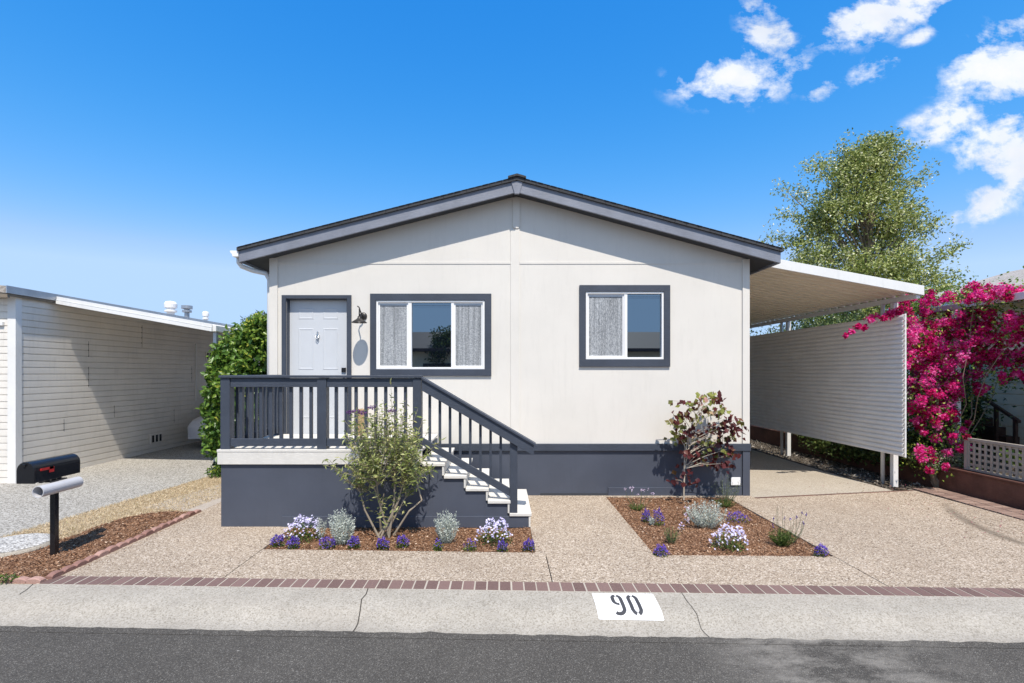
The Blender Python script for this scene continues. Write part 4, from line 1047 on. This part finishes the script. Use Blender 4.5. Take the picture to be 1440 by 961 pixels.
# bougainvillea
bg = thing('bougainvillea', (7.3, 8.4, .3), 'magenta flowering bougainvillea sprawling over trellis, post and awning at right', 'bougainvillea')
clus = []
def bc(u, v, Y, r, n=1): 
    for _ in range(n): x, y, z = P(u+random.uniform(-6, 6), v+random.uniform(-6, 6), Y+random.uniform(-.35, .35)); clus.append((x, y, z, r*random.uniform(.7, 1.2)))
dense = [(1275, 1300, 450, 560), (1290, 1330, 455, 545), (1320, 1380, 465, 530), (1300, 1345, 470, 550), (1370, 1440, 445, 500), (1380, 1445, 470, 515), (1340, 1400, 440, 490), (1300, 1350, 520, 590)]
for (a, b, c, d) in dense:
    for _ in range(int((b-a)*(d-c)/70)):
        bc(random.uniform(a, b), random.uniform(c, d), random.uniform(7.85, 8.6), .10)
for _ in range(26): bc(random.uniform(1362, 1440), random.uniform(404, 420), 7.4, .07)
for _ in range(12): bc(random.uniform(1325, 1365), random.uniform(412, 425), 8.1, .07)
for _ in range(14): bc(random.uniform(1295, 1330), random.uniform(405, 440), 8.3, .07)
for _ in range(7): bc(random.uniform(1268, 1278), random.uniform(415, 436), 8.3, .08)
for _ in range(40): 
    t = random.random(); bc(1262-70*t, 438+30*t, 8.0, .055*(1.2-t*.5))
for _ in range(5): bc(random.uniform(1174, 1190), random.uniform(470, 478), 8.1, .03)
for _ in range(14): bc(random.uniform(1278, 1300), random.uniform(560, 600), 8.2, .09)
for _ in range(30): bc(random.uniform(1290, 1350), random.uniform(570, 645), 8.1, .065)
for _ in range(10): bc(random.uniform(1345, 1365), random.uniform(590, 630), 7.9, .05)
for _ in range(9): bc(random.uniform(1408, 1446), random.uniform(438, 478), 7.35, .08)
for _ in range(12): bc(random.uniform(1290, 1345), random.uniform(640, 662), 7.9, .06)
for _ in range(9): bc(random.uniform(1405, 1440), random.uniform(525, 540), 7.7, .045)
for _ in range(6): bc(random.uniform(1370, 1388), random.uniform(540, 552), 7.8, .06)
cl = np.array(clus); per = 80; rep = np.repeat(cl, per, 0); n = len(rep)
C = rep[:, :3]+rdir(n)*(rep[:, 3:4])*RNG.uniform(.35, 1., (n, 1))
xs_clip = (C[:, 0] > XP+.06) | (C[:, 2] > 2.72) | (C[:, 1] < 7.8)
crn = np.repeat(RNG.normal(0, .2, len(cl)), per)
rr = np.clip(RNG.normal(.5, .2, n)+crn, 0, 1)
C = C[xs_clip]; rr = rr[xs_clip]; n = len(C)
leaf_mesh('blossoms', M['bougain'], C, rdir(n), rdir(n), RNG.uniform(.028, .05, n), RNG.uniform(.024, .04, n), bg, rnd=rr)
k = 13000; sel = RNG.integers(0, len(cl), k); Cg = cl[sel, :3]+RNG.normal(0, .10, (k, 3))+np.array([.05, .12, 0]); Cg = Cg[Cg[:, 0] > XP+.08]; k = len(Cg)
leaf_mesh('leaves', M['privet'], Cg, rdir(k), rdir(k, .3), .05, .03, bg)
m = MB()
b0 = (7.35, 8.15, .3)
tips = [tuple(cl[i, :3]) for i in RNG.integers(0, len(cl), 20) if cl[i, 0] > XP+.1]
stems(m, b0, tips, .009, .003, 5, .08, 6, .15); stems(m, (7.25, 8.3, .3), [(7.2, 8.1, 2.1), (7.0, 8.0, 1.6), (7.35, 8.1, 2.4)], .02, .009, 6, .05); m.build('stems', M['bark'], bg)
# low shrubs on the raised bed
hedge('shrub', 'dry reddish undergrowth at the foot of the bougainvillea', P(1318, 648, 8.0), (.45, .3, .16), 1600, 'greygreen', .06, .02)
hedge('shrub', 'small green plants behind the lattice fence', (7.45, 7.1, .55), (.2, .6, .2), 900, 'green', .07, .03)
hedge('shrub', 'dark agave like plants beside the neighbour steps', (8.8, 9.7, .8), (.35, .4, .5), 1500, 'pine', .3, .04)

# butterfly bush
bb = thing('butterfly_bush', (-1.33, 5.62, 0), 'leggy sage leaved butterfly bush with purple spikes in front of porch', 'shrub')
base = Vector((-1.33, 5.60, -.01)); m = MB(); tips = []
ug = [(470, 640), (478, 618), (488, 602), (500, 612), (512, 590), (522, 583), (535, 590), (545, 580), (558, 592), (570, 600), (582, 585), (595, 605), (606, 640), (600, 655), (590, 625), (500, 640), (520, 630), (545, 640), (560, 625), (575, 650), (490, 655), (515, 665), (540, 668), (600, 668), (585, 605), (530, 610), (505, 680), (588, 672)]
mains = []
for tx, ty, tz in ((-.29, .0, .62), (-.18, .06, .75), (.02, -.04, .5), (.12, .03, .9), (.20, -.04, .45), (.28, .05, .5), (-.08, -.1, .85), (.28, .0, .8)):
    a = base+Vector((random.uniform(-.08, .08), random.uniform(-.05, .05), 0)); b = base+Vector((tx, ty, tz)); mains.append((a, b))
    mid = a.lerp(b, .5)+Vector((random.uniform(-.04, .04), random.uniform(-.04, .04), 0)); m.tube([a, mid, b], [.014, .010, .006], 7)
leafC, leafA = [], []
for (u, v) in ug:
    for rep_ in range(7):
        uu = 537+(u-537)*.86+random.gauss(0, 10); vv = v+random.gauss(0, 13); Y = 5.6+random.uniform(-.32, .24)
        tip = Vector(P(uu, vv, Y)); mn = min(mains, key=lambda ab: (ab[1]-tip).length+random.uniform(0, .15))
        st = mn[0].lerp(mn[1], random.uniform(.7, 1)); mid = st.lerp(tip, .5)+Vector((0, 0, -.02)); pts = [st, mid, tip]
        m.tube(pts, [.005, .003, .0018], 4)
        k = 17
        for i in range(k):
            a = .3+.75*i/k; p = st.lerp(mid, a*2) if a < .5 else mid.lerp(tip, min(1.1, (a-.5)*2))
            d = Vector((random.gauss(0, 1), random.gauss(0, 1), random.gauss(.1, .5))).normalized(); leafC.append(p); leafA.append(d)
for k in range(160):   # young leaves low down
    mn = random.choice(mains); p = mn[0].lerp(mn[1], random.uniform(.25, 1)); leafC.append(p+Vector((random.gauss(0, .04), random.gauss(0, .04), 0))); leafA.append(Vector((random.gauss(0, 1), random.gauss(0, 1), random.gauss(0, .5))))
m.tube([base+Vector((.12, 0, .02)), base+Vector((.3, -.03, .3)), base+Vector((.44, -.03, .42))], [.013, .010, .008], 7)
m.tube([base+Vector((.44, -.03, .42)), base+Vector((.38, -.01, .62)), base+Vector((.36, 0, .85))], [.009, .007, .003], 6)
m.build('branches', M['stembark'], bb)
C = np.array([tuple(p) for p in leafC]); A = np.array([tuple(p) for p in leafA]); n = len(C)
leaf_mesh('foliage', M['buddleaf'], C, A, rdir(n, .8), RNG.uniform(.045, .09, n), RNG.uniform(.013, .024, n), bb, fold=.3)
for (u, v) in ((492, 580), (501, 579), (510, 581), (551, 578), (523, 573)):
    c = P(u, v, 5.6); n = 90; C = blob_points(n, c, (.05, .03, .022)); o = leaf_mesh('flower_spike', M['purple'], C, rdir(n), rdir(n), .014, .012, bb)

# redbud sapling
rb = thing('sapling', (2.65, 7.22, 0), 'young redbud tree with burgundy and green heart shaped leaves', 'tree')
m = MB(); b0 = Vector((2.645, 7.22, -.01)); top = Vector(P(990, 572, 7.15))
m.tube([b0, (2.655, 7.22, .4), (2.66, 7.22, .62), (2.71, 7.2, .95), (2.82, 7.17, 1.25), tuple(top)], [.013, .011, .010, .008, .006, .003], 8)
cl2 = [(985, 558), (1000, 556), (1008, 560), (975, 570), (990, 575), (1004, 578), (1015, 575), (965, 580), (980, 590), (1018, 590), (1000, 598), (955, 598), (968, 605), (985, 608), (1012, 605), (1025, 598), (1035, 603), (1030, 612), (962, 618), (978, 625), (996, 620), (1010, 622), (1020, 615), (968, 635), (985, 635), (1002, 635), (1022, 632), (1028, 640), (975, 645), (990, 648), (1005, 650), (1018, 652), (957, 585), (950, 610), (1036, 590), (952, 590), (965, 668), (975, 680), (950, 675), (962, 660)]
C, A = [], []
cr2 = []
for (u, v) in cl2:
    Y = 7.17+random.uniform(-.28, .16); c = Vector(P(u, v, Y)); zz = max(.45, c.z-.25); q = max(0, min(1, (zz-.6)/.85)); tp = Vector((2.66+.25*q, 7.2, zz))
    if v > 655: tp = Vector((2.655, 7.22, max(.2, c.z-.08)))
    m.tube([tp, tp.lerp(c, .5)+Vector((0, 0, .02)), c], [.005, .004, .002], 5)
    tone = random.gauss(0, .22)+(.25 if random.random() < .28 else 0)
    for _ in range(16 if v < 655 else 7):
        C.append(tuple(c+Vector((random.gauss(0, .055), random.gauss(0, .05), random.gauss(0, .04))))); A.append((random.gauss(0, .7), random.gauss(-.2, .7), random.gauss(-.7, .4))); cr2.append(tone)
for (u, v) in ((940, 563), (945, 565), (961, 563), (966, 564), (958, 565)):
    c = P(u, v, 7.1)
    for _ in range(2): C.append(c); A.append((random.gauss(0, .7), -.3, -.6)); cr2.append(0)
m.tube([P(972, 575, 7.15), P(958, 565, 7.12), P(940, 563, 7.1)], .003, 5)
m.build('trunk', M['palebark'], rb)
# heart-ish leaves: pair of rhombi overlapping
C = np.array(C); A = np.array(A); n = len(C); N = rdir(n, .3); N[:, 1] -= .7
leaf_mesh('leaves', M['redbud'], C, A, N, RNG.uniform(.055, .10, n), RNG.uniform(.055, .09, n), rb, rnd=np.clip(.4+RNG.normal(0, .15, n)+np.array(cr2), 0, 1), fold=.12)

# small plants -----------------------------------------------------
def mound(name, label, u, v, w, h, petal, leafm, npet, nleaf, group=None, cat='flower', pl=.018, top=.35, lw=.012, ll=.03):
    x, y, _ = G(u, v); z = -.01; s = y/F; rw_, hh = w*s/2, h*s
    t = thing(name, (x, y, 0), label, cat, group)
    if nleaf:
        d = rdir(nleaf); d[:, 2] = np.abs(d[:, 2]); rad = RNG.random(nleaf)**.5
        C = np.array([x, y, z])+d*rad[:, None]*np.array([rw_, rw_*.8, hh*.85]); A = d+rdir(nleaf)*.7
        leaf_mesh('leaves', M[leafm], C, A, rdir(nleaf, .4), RNG.uniform(.6, 1.2, nleaf)*ll, RNG.uniform(.7, 1.2, nleaf)*lw, t)
    if npet:
        d = rdir(npet); d[:, 2] = np.abs(d[:, 2])*1.1+.05
        bump_ = 1+.12*np.sin(d[:, 0]*9+x*30)+RNG.normal(0, .06, npet)
        C = np.array([x, y, z])+d*np.array([rw_, rw_*.8, hh])*bump_[:, None]
        C = C[C[:, 2] > hh*top*RNG.random(len(C))*1.6]; q = len(C)
        # five petals per flower
        rep = np.repeat(C, 5, 0); dn = np.repeat((rdir(q)*.5+np.array([0, -.4, .8])), 5, 0); dn /= np.linalg.norm(dn, axis=1, keepdims=True)
        a = np.tile(np.arange(5)*2*math.pi/5, q)+np.repeat(RNG.random(q)*6, 5)
        ux = np.cross(dn, np.array([.3, .9, .1])); ux /= np.linalg.norm(ux, axis=1, keepdims=True); uy = np.cross(dn, ux)
        A = ux*np.cos(a)[:, None]+uy*np.sin(a)[:, None]
        leaf_mesh('petals', M[petal], rep, A, dn, pl*.6, pl*.5, t, rnd=np.repeat(RNG.random(q), 5), fold=.1)
    return t
lob = [(390, 767, 'violet lobelia at the left tip of the porch bed', 22), (413, 770, 'violet lobelia just below the left phlox in the porch bed', 21), (460, 770, 'violet lobelia in front of the left silver bush, largest in the porch bed', 27), (498, 769, 'violet lobelia right of the left silver bush in the porch bed', 20), (538, 771, 'round violet lobelia in front of the butterfly bush stem', 21), (566, 768, 'violet lobelia just right of the butterfly bush base', 21), (616, 772, 'sparse dark lobelia in front of the right silver bush', 16), (661, 773, 'faded brownish lobelia between silver bush and right phlox', 22), (706, 774, 'thin violet lobelia in front of the right phlox of porch bed', 17), (744, 773, 'violet lobelia at the right corner of the porch bed', 19)]
for i, (u, v, lb, w) in enumerate(lob):
    q = .25 if i in (6, 7) else .6 if i == 8 else 1
    mound('lobelia', lb, u, v, w*.86, 13, 'lobelia', 'green', int(300*q), 260, 'violet lobelias', pl=.012, ll=.022, lw=.008)
lob2 = [(909, 733, 'small violet lobelia, left of a pair in the right bed', 14, 16), (926, 738, 'larger violet lobelia, right of a pair in the right bed', 18, 22), (930, 781, 'violet lobelia at the front left corner of the right bed', 24, 15), (1037, 733, 'wide violet lobelia patch right of the silver bush in right bed', 36, 13), (1155, 782, 'violet lobelia at the front right corner of the right bed', 20, 17)]
for u, v, lb, w, h in lob2: mound('lobelia', lb, u, v, w*.86, h*.85, 'lobelia', 'green', 320, 240, 'violet lobelias', pl=.012, ll=.022, lw=.008)
for u, v, lb in ((427, 758, 'pale lilac phlox near the left end of the porch bed'), (696, 762, 'round pale lilac phlox below the porch steps'), (1027, 770, 'pale lilac phlox at the front of the right bed')):
    mound('phlox', lb, u, v, 50, 27 if v < 765 else 26, 'phlox', 'green', 330, 520, 'pale lilac phlox', pl=.021, top=.5)
def sprigs(name, label, u, v, w, h, n, mat, leafm=None, L=.02, Wd=.006, cat='shrub', group=None, tips=None, tipm=None, dens=26, out=.8, r=.0018, minh=.55):
    x, y, _ = G(u, v); s = y/F; rw_, hh = w*s/2, h*s
    t = thing(name, (x, y, 0), label, cat, group); m = MB(); C, A, T = [], [], []
    for _ in range(n):
        a = random.uniform(0, 6.28); q = random.random()**.6; tip = Vector((x+math.cos(a)*q*rw_, y+math.sin(a)*q*rw_*out, hh*random.uniform(minh, 1)*(1-.25*q)))
        b = Vector((x+math.cos(a)*q*rw_*.35, y+math.sin(a)*q*rw_*.35, -.01)); mid = b.lerp(tip, .5)+Vector((math.cos(a)*rw_*.12, math.sin(a)*rw_*.12, 0))
        m.tube([b, mid, tip], [r*1.3, r, r*.6], 4)
        for i in range(dens):
            f = random.uniform(.1, 1); p = b.lerp(mid, f*2) if f < .5 else mid.lerp(tip, (f-.5)*2); C.append(tuple(p)); A.append((random.gauss(0, 1), random.gauss(0, 1), random.gauss(.7, .5)))
        T.append(tip)
    m.build('stems', M[mat], t)
    C = np.array(C); A = np.array(A); k = len(C); leaf_mesh('leaves', M[leafm or mat], C, A, rdir(k, .5), RNG.uniform(.6, 1.2, k)*L, RNG.uniform(.7, 1.2, k)*Wd, t)
    if tipm:
        Cs = [blob_points(12, T[i], (.009, .009, .02)) for i in range(0, len(T), tips)]; C = np.concatenate(Cs); k = len(C)
        leaf_mesh('flowers', M[tipm], C, rdir(k), rdir(k), .014, .010, t)
    return t
sprigs('silver_bush', 'silvery upright bush left of the butterfly bush in the porch bed', 482, 764, 40, 54, 70, 'silver', L=.026, Wd=.007, dens=30, group='silver leaved bushes')
sprigs('silver_bush', 'silvery round bush between butterfly bush and right phlox', 627, 762, 40, 50, 70, 'silver', L=.024, Wd=.007, dens=30, group='silver leaved bushes')
sprigs('silver_bush', 'wide silvery bush in the middle of the right bed', 992, 740, 62, 42, 90, 'silver', L=.024, Wd=.008, dens=26, group='silver leaved bushes')
sprigs('silver_bush', 'small thin silvery plant next to the left phlox', 450, 757, 20, 38, 14, 'silver', L=.022, Wd=.007, dens=22, group='silver leaved bushes')
sprigs('silver_bush', 'tiny grey plant between the two lobelias of the right bed', 917, 738, 14, 14, 22, 'silver', L=.016, Wd=.006, dens=14, group='silver leaved bushes')
sprigs('lavender', 'green lavender with tall loose violet spikes on the right bed edge', 1100, 766, 38, 24, 90, 'green', L=.03, Wd=.005, dens=12, cat='plant')
la_ = sprigs('lavender_stalks', 'loose wispy lavender flower stalks leaning over the driveway', 1107, 762, 66, 56, 16, 'greygreen', L=.02, Wd=.004, dens=4, cat='plant', tips=2, tipm='lobelia')
sprigs('catmint', 'wispy grey plant with arching stems at the right house corner', 1020, 704, 44, 42, 34, 'greygreen', 'greygreen', L=.03, Wd=.006, dens=9, cat='plant')
sprigs('green_mound', 'small flat green plant behind the silver bush of the right bed', 1020, 712, 30, 12, 60, 'green', L=.025, Wd=.006, dens=8, cat='plant')
sprigs('gaura', 'airy plant with small pale flowers at the back left of right bed', 897, 714, 44, 32, 14, 'greygreen', L=.02, Wd=.005, dens=2, cat='plant', tips=1, tipm='pink', minh=.8)
sprigs('green_clump', 'low grassy green clump at the back left of the right bed', 895, 717, 26, 10, 44, 'green', L=.03, Wd=.005, dens=6, cat='plant')
sprigs('young_plant', 'small olive green plant in the front left of the right bed', 944, 762, 26, 24, 40, 'greygreen', 'green', L=.024, Wd=.005, dens=6, cat='plant')
for (u, v, lb) in ((966, 722, 'upper tiny pale pink blossom cluster left of silver bush'), (965, 735, 'middle tiny pale pink blossom cluster left of silver bush'), (958, 747, 'lowest tiny pale pink blossom cluster above the olive plant')):
    mound('pink_flower', lb, u, v, 10, 10, 'pink', 'greygreen', 14, 20, 'tiny pale pink flowers', pl=.022, top=.2)
r = np.random.default_rng(11)
n = 420; C = np.stack([r.normal(6.0, .55, n), r.uniform(5.2, 8.3, n), np.full(n, .006)], 1); C = C[(C[:, 0] < 6.9) & (C[:, 0] > 4.3)]; n = len(C); N = rdir(n)*.3+np.array([0, 0, 1.])
A = rdir(n); A[:, 2] *= .15
tag(leaf_mesh('fallen_petals', M['litter'], C, A, N, r.uniform(.012, .03, n), r.uniform(.008, .018, n)), 'dry fallen petals and leaf bits on the driveway near the retaining wall', 'litter', kind='stuff')
Cs = []
for (xa, ya, xb, yb_) in ((BX0, b1l, BX1, b1r), (BX1, b1r, BX1, 5.9), (CX0, 5.01, CX1, 4.985), (CX0, 5.01, CX0, 7.3), (CX1, 4.985, CX1, 7.2), (-3.95, 4.5, -3.93, 6.5)):
    k = int(60*math.hypot(xb-xa, yb_-ya)); a = r.random(k); off = np.abs(r.normal(0, .05, k))
    if abs(xb-xa) > abs(yb_-ya): Cs.append(np.stack([xa+(xb-xa)*a, ya+(yb_-ya)*a-off, np.full(k, .005)], 1))
    else:
        sg = 1 if (xa == CX1 or xa == BX1 or xa < -3) else -1; Cs.append(np.stack([xa+(xb-xa)*a+sg*off, ya+(yb_-ya)*a, np.full(k, .005)], 1))
C = np.concatenate(Cs); n = len(C); A = rdir(n); A[:, 2] *= .15
tag(leaf_mesh('spilled_mulch', M['chip'], C, A, rdir(n)*.3+np.array([0, 0, 1.]), r.uniform(.008, .022, n), r.uniform(.005, .011, n)), 'a few brown bark chips spilled over the bed edges', 'mulch', kind='stuff')
# ------------------------------------------------------------------ across the street (seen reflected in the windows)
oh = thing('opposite_house', (-2, -12, 0), 'brown low house across the street, reflected in the window panes', 'house')
m = MB(); m.box(-9, 15.5, -19, -10.5, -.1, 2.9); m.build('wall', M['cream'], oh)
m = MB(); m.prism_x([(-9.9, 2.9), (-14.7, 4.1), (-19.6, 2.9), (-19.6, 3.05), (-14.7, 4.25), (-9.9, 3.05)][::-1], -9.6, 16.1); m.build('roof', M['brownrail'], oh)
m = MB(); m.box(-4, -1, -10.49, -10.45, .1, 2.3); m.build('garage_door', M['dark'], oh)
hedge('street_tree', 'leafy tree across the street, reflected in the left window', (-2.9, -11., 3.0), (1.2, 1.2, 1.3), 5000, 'hedge', .2, .1)
hedge('street_tree', 'wide tree behind the opposite house, reflected in the window', (3, -22., 3.6), (5, 1.5, 2.2), 7000, 'hedge', .3, .15)

# ------------------------------------------------------------------ world, sun, camera
to_sun = Vector((.21, -1, 1.76)).normalized()
el = math.asin(to_sun.z); az = math.atan2(to_sun.x, to_sun.y)
w = bpy.data.worlds.new('World'); S.world = w; w.use_nodes = True; t = NT(w.node_tree)
bgn = t.n['Background']
sky = t.node('ShaderNodeTexSky', sky_type='NISHITA'); sky.sun_disc = False; sky.sun_elevation = el; sky.sun_rotation = az
sky.air_density = 1.0; sky.dust_density = .3; sky.ozone_density = 2.5
sepc = t.node('ShaderNodeSeparateColor'); t.l.new(sky.outputs[0], sepc.inputs[0]); comc = t.node('ShaderNodeCombineColor')
KK = .157
ch = []
for i, (ref, outv, p) in enumerate(((.37, .40, 2.7), (.62, .66, .95), (.96, 1.12, .45))):
    x = t.math('POWER', t.math('MULTIPLY', sepc.outputs[i], KK/ref), p); ch.append(t.math('MULTIPLY', x, outv/KK))
g_ = t.math('MINIMUM', ch[1], .70/KK); b_ = t.math('MINIMUM', ch[2], 1.02/KK); r_ = t.math('MINIMUM', ch[0], t.math('MULTIPLY', t.math('POWER', t.math('MULTIPLY', g_, KK), 1.9), .95/KK))
t.l.new(r_, comc.inputs[0]); t.l.new(g_, comc.inputs[1]); t.l.new(b_, comc.inputs[2])
hsv = comc
tc = t.node('ShaderNodeTexCoord').outputs['Generated']; sp = t.node('ShaderNodeSeparateXYZ'); t.l.new(tc, sp.inputs[0])
yy = t.math('MAXIMUM', sp.outputs[1], .05); gx_ = t.math('DIVIDE', sp.outputs[0], yy); gz_ = t.math('DIVIDE', sp.outputs[2], yy)
cmb = t.node('ShaderNodeCombineXYZ'); t.put(cmb.inputs[0], gx_); t.put(cmb.inputs[1], gz_)
wn = t.node('ShaderNodeTexNoise'); t.put(wn.inputs['Vector'], cmb.outputs[0]); wn.inputs['Scale'].default_value = 16; wn.inputs['Detail'].default_value = 8; wn.inputs['Roughness'].default_value = .62
# streaky noise, rotated up to the right
mp = t.node('ShaderNodeMapping'); t.put(mp.inputs[0], cmb.outputs[0]); mp.inputs['Rotation'].default_value = (0, 0, math.radians(-30)); mp.inputs['Scale'].default_value = (1, 1.9, 1)
n1 = t.noise(mp.outputs[0], 7, 9, .62, .3)
blobs_ = [ # centre px, radii px, rotation deg (ccw), weight
 (1045, 105, 92, 40, 8, 1.), (1080, 50, 36, 62, 20, .85), (985, 118, 40, 22, 15, .7), (1075, 12, 46, 18, 25, .5),
 (1250, 15, 105, 34, 22, 1.1), (1230, 95, 44, 16, 30, .8), (1155, 128, 27, 14, 25, .75), (1195, 50, 50, 20, 25, .5), (1290, 52, 34, 12, 25, .6),
 (1420, 95, 90, 55, 32, 1.25), (1345, 165, 95, 26, 22, 1.), (1400, 185, 70, 40, 38, .95), (1340, 100, 40, 18, 30, .4),
 (1440, 225, 60, 60, 45, 1.0), (1395, 282, 62, 24, 30, 1.0), (1300, 180, 45, 14, 20, .6)]
tot = None
for (u, v, a, b, rot, wt) in blobs_:
    cx_, cz_ = (u-U0)/F, (V0-v)/F; a, b = a/F, b/F; r = math.radians(rot); cs, sn = math.cos(r), math.sin(r)
    dx = t.math('SUBTRACT', gx_, cx_); dz = t.math('SUBTRACT', gz_, cz_)
    p = t.math('ADD', t.math('MULTIPLY', dx, cs/a), t.math('MULTIPLY', dz, sn/a)); q = t.math('ADD', t.math('MULTIPLY', dx, -sn/b), t.math('MULTIPLY', dz, cs/b))
    d2 = t.math('ADD', t.math('MULTIPLY', p, p), t.math('MULTIPLY', q, q))
    gss = t.math('MULTIPLY', t.math('POWER', 2.718, t.math('MULTIPLY', d2, -1.1)), wt)
    tot = gss if tot is None else t.math('MAXIMUM', tot, gss)
fld = t.math('ADD', tot, t.math('MULTIPLY', t.math('SUBTRACT', n1, .5), 3.4))
fld = t.math('ADD', fld, t.math('MULTIPLY', t.math('SUBTRACT', wn.outputs[0], .5), 2.2))
cov = t.maprange(fld, .30, .95); cov = t.math('MULTIPLY', cov, t.maprange(tot, .10, .38)); cov = t.math('MULTIPLY', cov, t.math('GREATER_THAN', sp.outputs[1], .05))
# unseen clouds added overhead and behind the viewer, as neutral ambient fill
nb = t.noise(tc, 2.6, 8, .6, .4); high = t.maprange(sp.outputs[2], .62, .80); back = t.math('MULTIPLY', t.maprange(sp.outputs[1], .0, -.2), t.maprange(sp.outputs[2], .27, .38))
cov_fill = t.math('MULTIPLY', t.maprange(nb, .52, .66), t.math('MAXIMUM', high, back)); cov = t.math('MAXIMUM', cov, cov_fill)
n4 = t.noise(cmb.outputs[0], 6, 4, .5)
ccol = t.mix(t.maprange(fld, .7, 1.5), (5.6, 6.0, 6.7), (6.3, 6.3, 6.4))
ccol = t.mix(t.maprange(n4, .42, .68, 0, .75), ccol, (4.4, 4.85, 5.6))
final = t.mix(t.math('MULTIPLY', cov, .96), hsv.outputs[0], ccol)
t.l.new(final, bgn.inputs[0]); bgn.inputs[1].default_value = .10
w.cycles.sampling_method = 'MANUAL'; w.cycles.sample_map_resolution = 512
sl_ = bpy.data.lights.new('sun', 'SUN'); sl_.energy = 3.7; sl_.angle = math.radians(.53); sl_.color = (1, .93, .83)
so = bpy.data.objects.new('sun', sl_); COL.objects.link(so); so.rotation_euler = to_sun.to_track_quat('Z', 'Y').to_euler(); so.location = (2, -10, 20)
cam = bpy.data.cameras.new('camera'); cam.sensor_width = 36; cam.lens = 36*F/1440; cam.shift_x = (720-U0)/1440; cam.shift_y = (V0-480.5)/1440; cam.clip_end = 2000; cam.clip_start = .05
co = bpy.data.objects.new('camera', cam); COL.objects.link(co); co.location = (0, 0, H); co.rotation_euler = (math.pi/2, 0, 0); S.camera = co
S.view_settings.view_transform = 'Standard'; S.view_settings.look = 'None'; S.view_settings.exposure = .70; S.view_settings.gamma = 1
S.cycles.max_bounces = 10; S.cycles.diffuse_bounces = 7; S.cycles.transparent_max_bounces = 4
